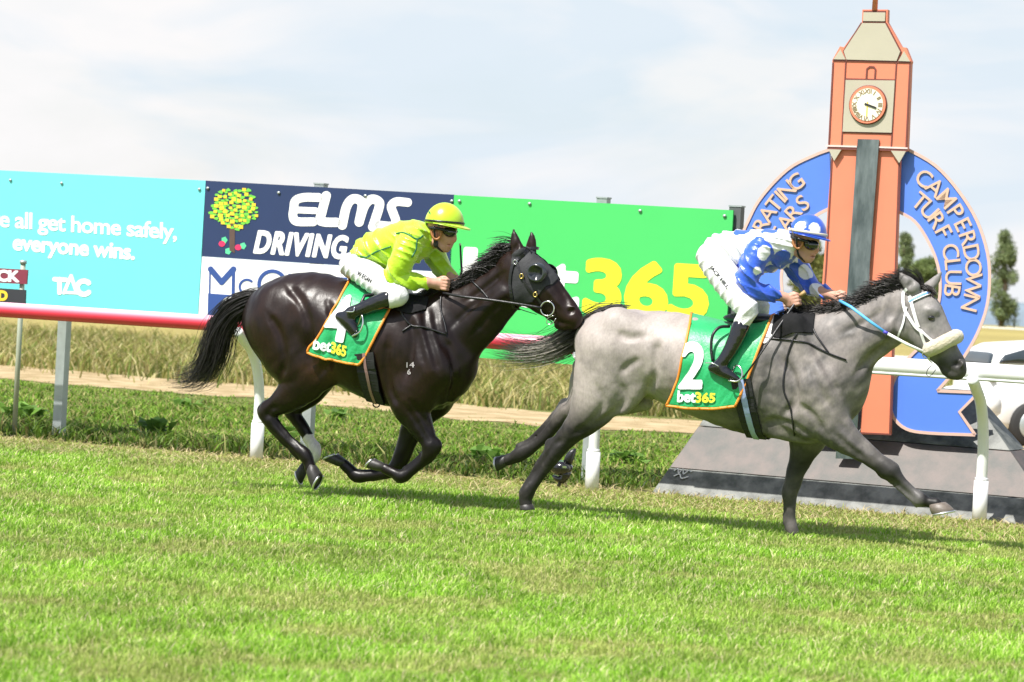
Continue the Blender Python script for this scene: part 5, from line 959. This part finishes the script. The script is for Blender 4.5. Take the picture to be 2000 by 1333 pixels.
def make_jockey(c):
    H = c['plane']; box = c['box']; root = thing('person', c['label'], 'jockey', H.world(c['base'])[0])
    # the body, one skin
    f = Field(*box, .0058)
    for t in c['torso']+c['arms']+c['legs']:
        P, r, s = rows(H, t); f.tube(P, r*.80, s, .03)
    for t in c['wrists']: P, r, s = rows(H, t); f.tube(P, r, s, .015)
    for t, b in c['head']: P, r, s = rows(H, t, k=3); f.tube(P, r, s, b)
    for e in c['head_ells']: add_ell(f, H, *e)
    for hnd in c['hands']: fist(f, H, *hnd)
    V, Q = f.mesh(1); W3 = H.world(V); n = coat_noise(V, 14); sk = np.array([.56, .305, .225])*(.9+.2*n)[:, None]
    for (px, py, v, r, colr) in c['flush']: d = np.linalg.norm(W3-H.hit(px, py, v), axis=1); k = (.75*np.exp(-(d/r)**2))[:, None]; sk = sk*(1-k)+np.array(colr)*k
    obj('body', W3, Q, SKIN, root, col=sk)
    return root
def dome(H, root, c, rx, ry, rv, tilt, mat, colf=None, phimax=1.62, peak=(.30, .10), peakmat=None, nm='helmet'):
    o = H.hit(*c, 0); m_ = H.mpp(*c); a = R(tilt); X = H.f*math.cos(a)-H.u*math.sin(a); Z = H.u*math.cos(a)+H.f*math.sin(a); Y = H.n; nu, nv = 72, 30; V = []
    for j in range(nv+1):
        ph = phimax*j/nv
        for i in range(nu): t = 2*math.pi*i/nu; V.append(o+m_*(rx*math.sin(ph)*math.cos(t)*X+ry*math.cos(ph)*Z)+rv*math.sin(ph)*math.sin(t)*Y)
    for k in (.93, .90):
        for i in range(nu): t = 2*math.pi*i/nu; V.append(o+m_*(rx*k*math.cos(t)*X+(ry*math.cos(phimax)-(0 if k == .93 else -4))*Z)+rv*k*math.sin(t)*Y)
    F = [[j*nu+i, (j+1)*nu+i, (j+1)*nu+(i+1) % nu, j*nu+(i+1) % nu] for j in range(nv+2) for i in range(nu)]; V = np.array(V); hl = obj(nm, V, F, mat, root, col=colf(V) if colf else None)
    V = []; n = 40
    for lay in (0, 1):
        for k, ext in enumerate((.95, 1.0+peak[0]*.5, 1.0+peak[0])):
            for i in range(n):
                t = -1.75+3.5*i/(n-1); e = ext if k == 0 else 1+(ext-1)*max(0, math.cos(t*.86))**.8+.02; V.append(o+m_*(rx*e*math.cos(t)*X+(ry*math.cos(phimax)+2.2*lay-peak[1]*ry*(e-.95)*2*max(0, math.cos(t)))*Z)+rv*e*math.sin(t)*Y)
    F = [[l*3*n+k*n+i, l*3*n+k*n+i+1, l*3*n+(k+1)*n+i+1, l*3*n+(k+1)*n+i][::(1 if l else -1)] for l in (0, 1) for k in (0, 1) for i in range(n-1)]+[[2*n+i, 5*n+i, 5*n+i+1, 2*n+i+1][::-1] for i in range(n-1)]
    obj('peak', V, F, peakmat or mat, hl, True); 
    return hl, (o, X, Y, Z, m_)
def ring_band(fr, rx, ry, rv, ph0, w, mat, parent, nm='band', r=1.015):
    o, X, Y, Z, m_ = fr; m = MB(); P = [o+m_*(rx*r*math.sin(ph0)*math.cos(t)*X+ry*math.cos(ph0)*Z)+rv*r*math.sin(ph0)*math.sin(t)*Y for t in np.linspace(0, 2*math.pi, 60)]; P = np.array(P); T = np.gradient(P, axis=0); nr = P-o-Z*((P-o)@Z)[:, None]; nr /= np.linalg.norm(nr, axis=1)[:, None]; strip(m, P, nr, w, .003); return m.build(nm, mat, parent)
def goggles(H, root, bvhb, strapP, lens, mat):
    m = MB()
    for s in (1, -1):
        for (px, py, v, rx, ry, rz) in lens: mm = H.mpp(px, py, v); m.ellipsoid(H.hit(px, py, s*v), [H.f*rx*mm, H.n*rz, H.u*ry*mm], 16, 10)
    g = m.build('goggles', mat, root); m = MB(); P = spline([H.hit(px, py, v) for px, py, v in strapP], 5); m.tube(np.vstack([P]), .010, 6); Pm = mirror(H, P); m.tube(Pm, .010, 6); m.build('goggle_strap', BLACK, g); return g
GOG = pm('goggle_lens', (.012, .014, .012), .07, .2, 5, coat=.8)
LIME = pm('lime_silk', None, .30, .10, 9, .25, 70, tint=True, spec=.6, sheen=.3); BRE = pm('white_breeches', (.74, .73, .75), .6, .05, 12, .25, 80); SILK = pm('blue_white_silk', None, .32, .06, 9, .25, 70, tint=True, spec=.55, sheen=.2); DKG = pm('dark_green_piping', (.015, .13, .055), .5, .1)

# ------------------------------------------------------------------ lime green jockey on the dark horse
J = DH; jb = (J.loc(690, 560)+[-.35, -.40, -.42], J.loc(860, 480)+[.40, .42, .36])
torso = [[(708, 506, 27, 1.3), (732, 493, 38, 1.25), (763, 484, 43.5, 1.2), (793, 475, 45, 1.25), (816, 468, 38, 1.35), (832, 463, 25, 1.2)]]
arms = [[(806, 468, 26, 1, .14), (797, 484, 28, 1, .185), (784, 512, 26, 1, .215), (773, 536, 22.5, 1, .215), (785, 546, 20, 1, .20), (808, 550, 17.5, 1, .165), (833, 552, 12.5, 1, .13)], [(825, 475, 24, 1, -.13), (845, 492, 25, 1, -.185), (857, 514, 22, 1, -.20), (868, 532, 18, 1, -.17), (884, 545, 13, 1, -.11)]]
legs = [[(706, 524, 30, 1, .08), (732, 546, 28, 1, .15), (758, 565, 25, 1, .20), (778, 577, 21, 1, .235), (772, 583, 19, 1, .245), (758, 586, 17, 1, .25)], [(706, 524, 30, 1, -.08), (735, 545, 28, 1, -.15), (764, 562, 25, 1, -.20), (786, 572, 20, 1, -.235), (772, 582, 18, 1, -.245), (758, 586, 17, 1, -.25)]]
boots = [[(758, 585, 18, 1, .252), (740, 591, 16.5, 1, .262), (718, 600, 15, 1, .275), (700, 607, 13.5, 1, .29), (686, 612, 13.5, 1, .30)], [(664, 619, 10, .9, .302), (676, 624, 15, .85, .304), (686, 638, 13, .85, .306), (692, 650, 9, .85, .308), (693, 656, 5, .9, .308)]]
mir = lambda T: [[(a, b, r, s, -v) for (a, b, r, s, v) in t] for t in T]
root = make_jockey(dict(plane=J, box=jb, label='jockey in plain lime green silks and lime cap crouching over the dark horse', base=J.loc(720, 600, 0), torso=torso+[[(694, 520, 26, 1.35), (712, 514, 30, 1.3)]], arms=arms, legs=legs+boots+mir(boots),
    wrists=[[(828, 552, 11, 1, .13), (846, 554, 10, 1, .105), (858, 555, 10.5, .8, .085)], [(880, 543, 11, 1, -.115), (893, 549, 10, 1, -.09)]], hands=[(861, 555, .085, 1, 0, 1.05), (898, 553, -.08, -1, 8, 1.0)],
    head=[([(834, 466, 21, 1.0), (846, 468, 18, 1.0), (856, 462, 18, 1)], .02), ([(868, 448, 24, .80), (872, 464, 19, .80), (868, 477, 13, .85)], .02), ([(885, 457, 4, .9), (888.5, 466, 4.2, 1), (887, 470, 4.5, 1.1)], .008), ([(880, 477, 5, 1.8), (878, 482, 5, 1.8)], .008), ([(864, 486, 7.5, 1.1), (872, 487, 7, 1.1)], .012), ([(850, 474, 9, 1, .035), (862, 483, 7, 1, .022)], .015), ([(850, 474, 9, 1, -.035), (862, 483, 7, 1, -.022)], .015)],
    head_ells=[(864, 442, 0, 30, 31, .076, 0, .02), (849, 457, .078, 5, 9, .012, -10, .006), (849, 457, -.078, 5, 9, .012, -10, .006), (848.5, 458, .090, 2.2, 4.5, .007, -10, .004, True), (880, 479.5, .012, 6, .8, .03, 10, .004, True)],
    flush=[(886, 470, .01, .02, (.62, .25, .20)), (849, 457, .08, .03, (.64, .24, .20)), (879, 479, .03, .015, (.50, .18, .16))]))
piv = J.loc(700, 512); piv2 = J.loc(760, 545)
def waist(x, y, z): return -((x-piv[0])*.86-(z-piv[2])*-.5)-.028
jer, jbv, jW = garment('jersey', J, torso+[[(828, 466, 24, 1.15), (842, 463, 19.5, 1.1)]]+arms, jb, LIME, root, fold=(.017, 92, 1.3, .75, .66), cut=waist, col=lambda W3: np.tile([.44, .70, .018], (len(W3), 1)))
for P in ([(703, 500), (716, 503), (735, 492), (764, 482)], [(774, 457), (786, 455), (800, 460), (814, 468), (826, 461)], [(814, 468), (812, 488), (804, 503)]): rope('piping', drape(jbv, J, P, .002), .0055, DKG, jer, 6)
bre, bbv, _ = garment('breeches', J, [[(692, 520, 27, 1.4), (712, 514, 31, 1.3)]]+legs, jb, BRE, root, fold=(.008, 105, .4, .9, -.45), label='white breeches with black lettering on the thigh')
digits(bbv, bre, 'lettering', 'W EGAN', [(697, 537), (724, 553), (727, 546), (701, 529)], .12, BLACK, .003, .5)
for T in (boots, mir(boots)):
    bt, _, _ = garment('boot', J, T, jb, PATENT, root, .006, (.0012, 90, 2, .6, .8), b=.02)
    s = 1 if T is boots else -1; m = MB(); P = [J.hit(*p, s*v) for p, v in (((690, 656), .335), ((703, 648), .34), ((709, 630), .335), ((706, 616), .32), ((699, 634), .29), ((686, 655), .29), ((690, 656), .335))]; m.tube(spline(P, 5), .006, 6); m.build('stirrup_iron', CHROME, bt)
    m = MB(); P = [J.hit(*p, s*v) for p, v in (((676, 609), .35), ((690, 609), .352), ((692, 600), .345))]; m.tube(spline(P, 5), .004, 6); m.build('spur', CHROME, bt)
    rope('stirrup_leather', [J.hit(*p, s*v) for p, v in (((706, 616), .318), ((705, 594), .30), ((712, 578), .27), ((735, 576), .2))], .012, BLACK, bt)
LCAP = pm('lime_cap', (.46, .68, .02), .32, .06, 6, .1, sheen=.2)
hl, fr = dome(J, root, (868, 437), 38.5, 41, .125, 2.0, LCAP, peak=(.34, .22)); ring_band(fr, 38.5, 41, .125, 1.50, .014, BLACK, hl); rope('cap_strap', [J.hit(*p, v) for p, v in (((838, 414), .085), ((848, 430), .118), ((858, 442), .122))], .005, DKG, hl)
rope('chin_strap', spline([J.hit(*p, v) for p, v in (((847, 442), .11), ((850, 468), .082), ((854, 483), .06), ((866, 492), .0), ((854, 483), -.06), ((850, 468), -.082), ((847, 442), -.11))], 5), .007, BLACK, hl); m = MB(); m.ellipsoid(J.hit(851, 476, .07), [J.f*.018, J.n*.01, J.u*.028], 10, 6); m.build('chin_cup', BLACK, hl)
for s in (1, -1): m = MB(); m.tube(spline([J.hit(*p, s*v) for p, v in (((841, 446), .086), ((845, 462), .088), ((853, 468), .084), ((860, 462), .08), ((862, 448), .082))], 5), .009, 6); m.build('ear_loop', pm('tan_leather', (.36, .15, .05), .5, .1), hl)
goggles(J, root, None, [(838, 445, .09), (855, 447, .105), (872, 451, .085)], [(879, 454, .036, 14, 10.5, .042), (872, 452, .06, 8, 8, .02)], GOG)
wh = thing('whip', 'thin black riding whip held upright by the lime green jockey', 'whip', J.hit(903, 535, -.08)); m = MB(); P = [J.hit(*p, -.08) for p in ((895, 556), (902, 530), (900, 500), (899, 480))]; m.tube(P, [.009, .008, .007, .006], 8); m.build('shaft', BLACK, wh); m = MB(); m.tube([P[-1], J.hit(898.5, 476, -.08)], .007, 8); m.build('tip', WHITE, wh)

# ------------------------------------------------------------------ blue and white jockey on the grey horse
J = GH; jb = (J.loc(1380, 600)+[-.35, -.42, -.56], J.loc(1600, 490)+[.42, .42, .38])
torso = [[(1400, 490, 30, 1.3), (1424, 492, 40, 1.25), (1460, 492, 44, 1.2), (1498, 490, 43, 1.25), (1525, 484, 36, 1.35), (1543, 477, 25, 1.2)]]
arms = [[(1496, 482, 27, 1, .14), (1481, 494, 28, 1, .185), (1468, 522, 25.5, 1, .22), (1460, 552, 23, 1, .22), (1472, 566, 20.5, 1, .205), (1491, 572, 18, 1, .175), (1515, 577, 12.5, 1, .135)], [(1535, 490, 25, 1, -.13), (1551, 508, 26, 1, -.185), (1562, 533, 22.5, 1, -.20), (1580, 557, 18.5, 1, -.17), (1614, 573, 13, 1, -.11)]]
legs = [[(1399, 510, 34, 1, .08), (1418, 543, 31, 1, .145), (1438, 574, 28, 1, .195), (1458, 601, 23, 1, .235), (1457, 615, 19, 1, .245), (1451, 628, 17, 1, .25), (1446, 640, 15, 1, .255)], [(1399, 510, 34, 1, -.08), (1424, 543, 31, 1, -.145), (1452, 574, 28, 1, -.195), (1482, 600, 22, 1, -.235), (1476, 615, 18, 1, -.245), (1468, 630, 16, 1, -.25)]]
boots = [[(1446, 641, 18, 1, .258), (1438, 661, 16.5, 1, .272), (1426, 685, 14.5, 1, .29), (1414, 704, 13, 1, .305), (1405, 715, 13, 1, .31)], [(1392, 719, 9.5, .9, .312), (1404, 723, 12, .85, .314), (1420, 730, 11.5, .85, .316), (1434, 738, 8, .85, .318), (1441, 741, 5, .9, .318)]]
root = make_jockey(dict(plane=J, box=jb, label='jockey in blue and white spotted silks standing in the stirrups of the grey horse', base=J.loc(1420, 640, 0), torso=torso+[[(1390, 500, 28, 1.35), (1405, 492, 32, 1.3)]], arms=arms, legs=legs+boots+mir(boots),
    wrists=[[(1510, 576, 11, 1, .135), (1528, 580, 10, 1, .11), (1541, 585, 10.5, .8, .09)], [(1606, 571, 11, 1, -.11), (1626, 577, 10, 1, -.08), (1636, 581, 10.5, .8, -.06)]], hands=[(1546, 588, .09, 1, -22, 1.05), (1640, 584, -.06, -1, -22, 1.0)],
    head=[([(1543, 481, 21, 1.0), (1553, 482, 18, 1.0), (1563, 478, 18, 1)], .02), ([(1574, 464, 24, .80), (1579, 482, 19, .80), (1576, 498, 13, .85)], .02), ([(1592, 477, 4, .9), (1596, 488, 4.2, 1), (1594, 492, 4.5, 1.1)], .008), ([(1588, 499, 5, 1.8), (1586, 504, 5, 1.8)], .008), ([(1572, 507, 7.5, 1.1), (1580, 508, 7, 1.1)], .012), ([(1557, 493, 9, 1, .035), (1569, 503, 7, 1, .022)], .015), ([(1557, 493, 9, 1, -.035), (1569, 503, 7, 1, -.022)], .015)],
    head_ells=[(1572, 459, 0, 30, 31, .076, 0, .02), (1555, 475, .078, 5, 9, .012, -10, .006), (1555, 475, -.078, 5, 9, .012, -10, .006), (1554.5, 476, .090, 2.2, 4.5, .007, -10, .004, True), (1588, 501.5, .012, 6, .8, .03, 10, .004, True)],
    flush=[(1594, 491, .01, .02, (.62, .25, .20)), (1555, 475, .08, .03, (.64, .24, .20)), (1587, 501, .03, .015, (.50, .18, .16))]))
piv = J.loc(1398, 480)
def waist(x, y, z): return -((x-piv[0])*.80+(z-piv[2])*.42)-.03
SW_, SB_ = np.array([.80, .80, .82]), np.array([.030, .105, .62])
aP = [rows(J, a)[0] for a in arms]; tP = rows(J, torso[0])[0]
def dist_poly(W3, P):
    P = J.world(P); d = np.full(len(W3), 9.0)
    for a, b in zip(P[:-1], P[1:]): v = b-a; t = np.clip(((W3-a)@v)/(v@v), 0, 1); d = np.minimum(d, np.linalg.norm(W3-a-t[:, None]*v, axis=1))
    return d
def spots3(W3, c, base, sp):
    for (p, r) in sp: c[np.linalg.norm(W3-p, axis=1) < r] = base
    return c
def silks(W3):
    c = np.tile(SW_, (len(W3), 1)); da = np.minimum(dist_poly(W3, aP[0][4:]), dist_poly(W3, aP[1][4:])); sleeve = (da < .101) & (da/.088 < dist_poly(W3, tP)/.155); m = .0032
    h = lambda px, py, v: J.hit(px, py, v)
    tor = [(h(1449, 455, .06), .055), (h(1503, 454, .06), .055), (h(1529, 512, .12), .075), (h(1505, 534, .10), .05), (h(1450, 528, .13), .05), (h(1508, 532, .06), .06), (h(1560, 500, 0), .05), (h(1440, 500, -.18), .06), (h(1480, 470, -.16), .06), (h(1540, 520, .02), .05), (h(1405, 470, .02), .045)]
    c = spots3(W3, c, SB_, tor); cs = np.tile(SB_, (len(W3), 1)); cs = spots3(W3, cs, SW_, [(h(1497, 494, .265), .058), (h(1482, 531, .285), .036), (h(1575, 531, -.14), .052), (h(1594, 567, -.10), .048), (h(1470, 505, .29), .0), (h(1450, 520, .16), .02), (h(1478, 540, .12), .045)]); c[sleeve] = cs[sleeve]; return c
jer, jbv, jW = garment('jersey', J, torso+[[(1540, 480, 24, 1.15), (1552, 476, 20, 1.1)]]+arms, jb, SILK, root, h=.0058, fold=(.016, 92, 2.1, .75, .66), cut=waist, col=silks)
bre, bbv, _ = garment('breeches', J, [[(1388, 500, 27, 1.4), (1404, 494, 33, 1.3)]]+legs, jb, BRE, root, fold=(.008, 105, .9, .55, -.83), label='white breeches with black lettering down the thigh')
digits(bbv, bre, 'lettering', 'JACK HILL', [(1384, 524), (1418, 566), (1425, 560), (1391, 518)], .15, BLACK, .003, .5)
for T in (boots, mir(boots)):
    bt, _, _ = garment('boot', J, T, jb, PATENT, root, .006, (.0012, 90, 1, .5, .85), b=.02)
    s = 1 if T is boots else -1; m = MB(); P = [J.hit(*p, s*v) for p, v in (((1424, 744), .345), ((1440, 745), .348), ((1449, 736), .345), ((1448, 722), .335), ((1440, 714), .32), ((1432, 722), .30), ((1428, 742), .295), ((1424, 744), .345))]; m.tube(spline(P, 5), .006, 6); m.build('stirrup_iron', CHROME, bt)
    m = MB(); P = [J.hit(*p, s*v) for p, v in (((1378, 709), .345), ((1392, 710), .352), ((1404, 716), .352))]; m.tube(spline(P, 5), .004, 6); m.build('spur', CHROME, bt)
    rope('stirrup_leather', spline([J.hit(*p, s*v) for p, v in (((1392, 706), .30), ((1389, 680), .295), ((1392, 655), .285), ((1405, 640), .25), ((1425, 638), .20))], 5), .010, BLACK, bt)
HMAT = pm('blue_white_cap', None, .28, .05, 6, .1, tint=True, sheen=.1, coat=.2)
o_ = J.hit(1577, 459, 0)
def cap_col(V):
    bv = bvh_of(V, [[j*72+i, (j+1)*72+i, (j+1)*72+(i+1) % 72, j*72+(i+1) % 72] for j in range(30) for i in range(72)]); c = np.tile(SB_, (len(V), 1)); P = [(cast(bv, 1562, 442, 0), .036), (cast(bv, 1592, 446, 0), .038)]; P += [(mirror(J, p[None])[0], r) for p, r in P]; return spots3(V, c, SW_, P)
hl, fr = dome(J, root, (1577, 459), 37.5, 40.5, .125, 7.0, HMAT, cap_col, peak=(.22, .16), peakmat=pm('blue_peak', (.030, .105, .62), .28, .05, 6)); ring_band(fr, 37.5, 40.5, .125, 1.44, .017, pm('cream_band', (.74, .66, .55), .5, .05), hl)
rope('cap_strap', [J.hit(*p, v) for p, v in (((1543, 439), .07), ((1548, 455), .108), ((1560, 470), .122))], .005, BLACK, hl)
rope('chin_strap', spline([J.hit(*p, v) for p, v in (((1555, 462), .11), ((1557, 486), .082), ((1561, 501), .06), ((1574, 512), .0), ((1561, 501), -.06), ((1557, 486), -.082), ((1555, 462), -.11))], 5), .007, BLACK, hl)
for s in (1, -1): m = MB(); m.tube(spline([J.hit(*p, s*v) for p, v in (((1548, 465), .086), ((1551, 480), .088), ((1559, 486), .084), ((1566, 480), .08), ((1568, 467), .082))], 5), .009, 6); m.build('ear_loop', pm('tan_leather', (0, 0, 0)), hl)
goggles(J, root, None, [(1545, 463, .09), (1562, 468, .105), (1578, 473, .085)], [(1585, 479, .036, 15, 11, .042), (1577, 476, .06, 8, 8.5, .02)], GOG)
wh = thing('whip', 'black riding whip with a tan grip pointing down from the blue jockey hand', 'whip', J.hit(1552, 596, .1)); P = [J.hit(*p, v) for p, v in (((1573, 570, ), .075), ((1562, 578), .08), ((1552, 594), .10), ((1520, 640), .24), ((1485, 692), .33), ((1452, 738), .36))]; m = MB(); m.tube(P[1:], [.009, .009, .008, .006, .006], 8); m.build('shaft', BLACK, wh); m = MB(); m.tube(P[:2], [.013, .011], 10); m.build('grip', pm('tan_grip', (.42, .28, .12), .6, .2, 30), wh)
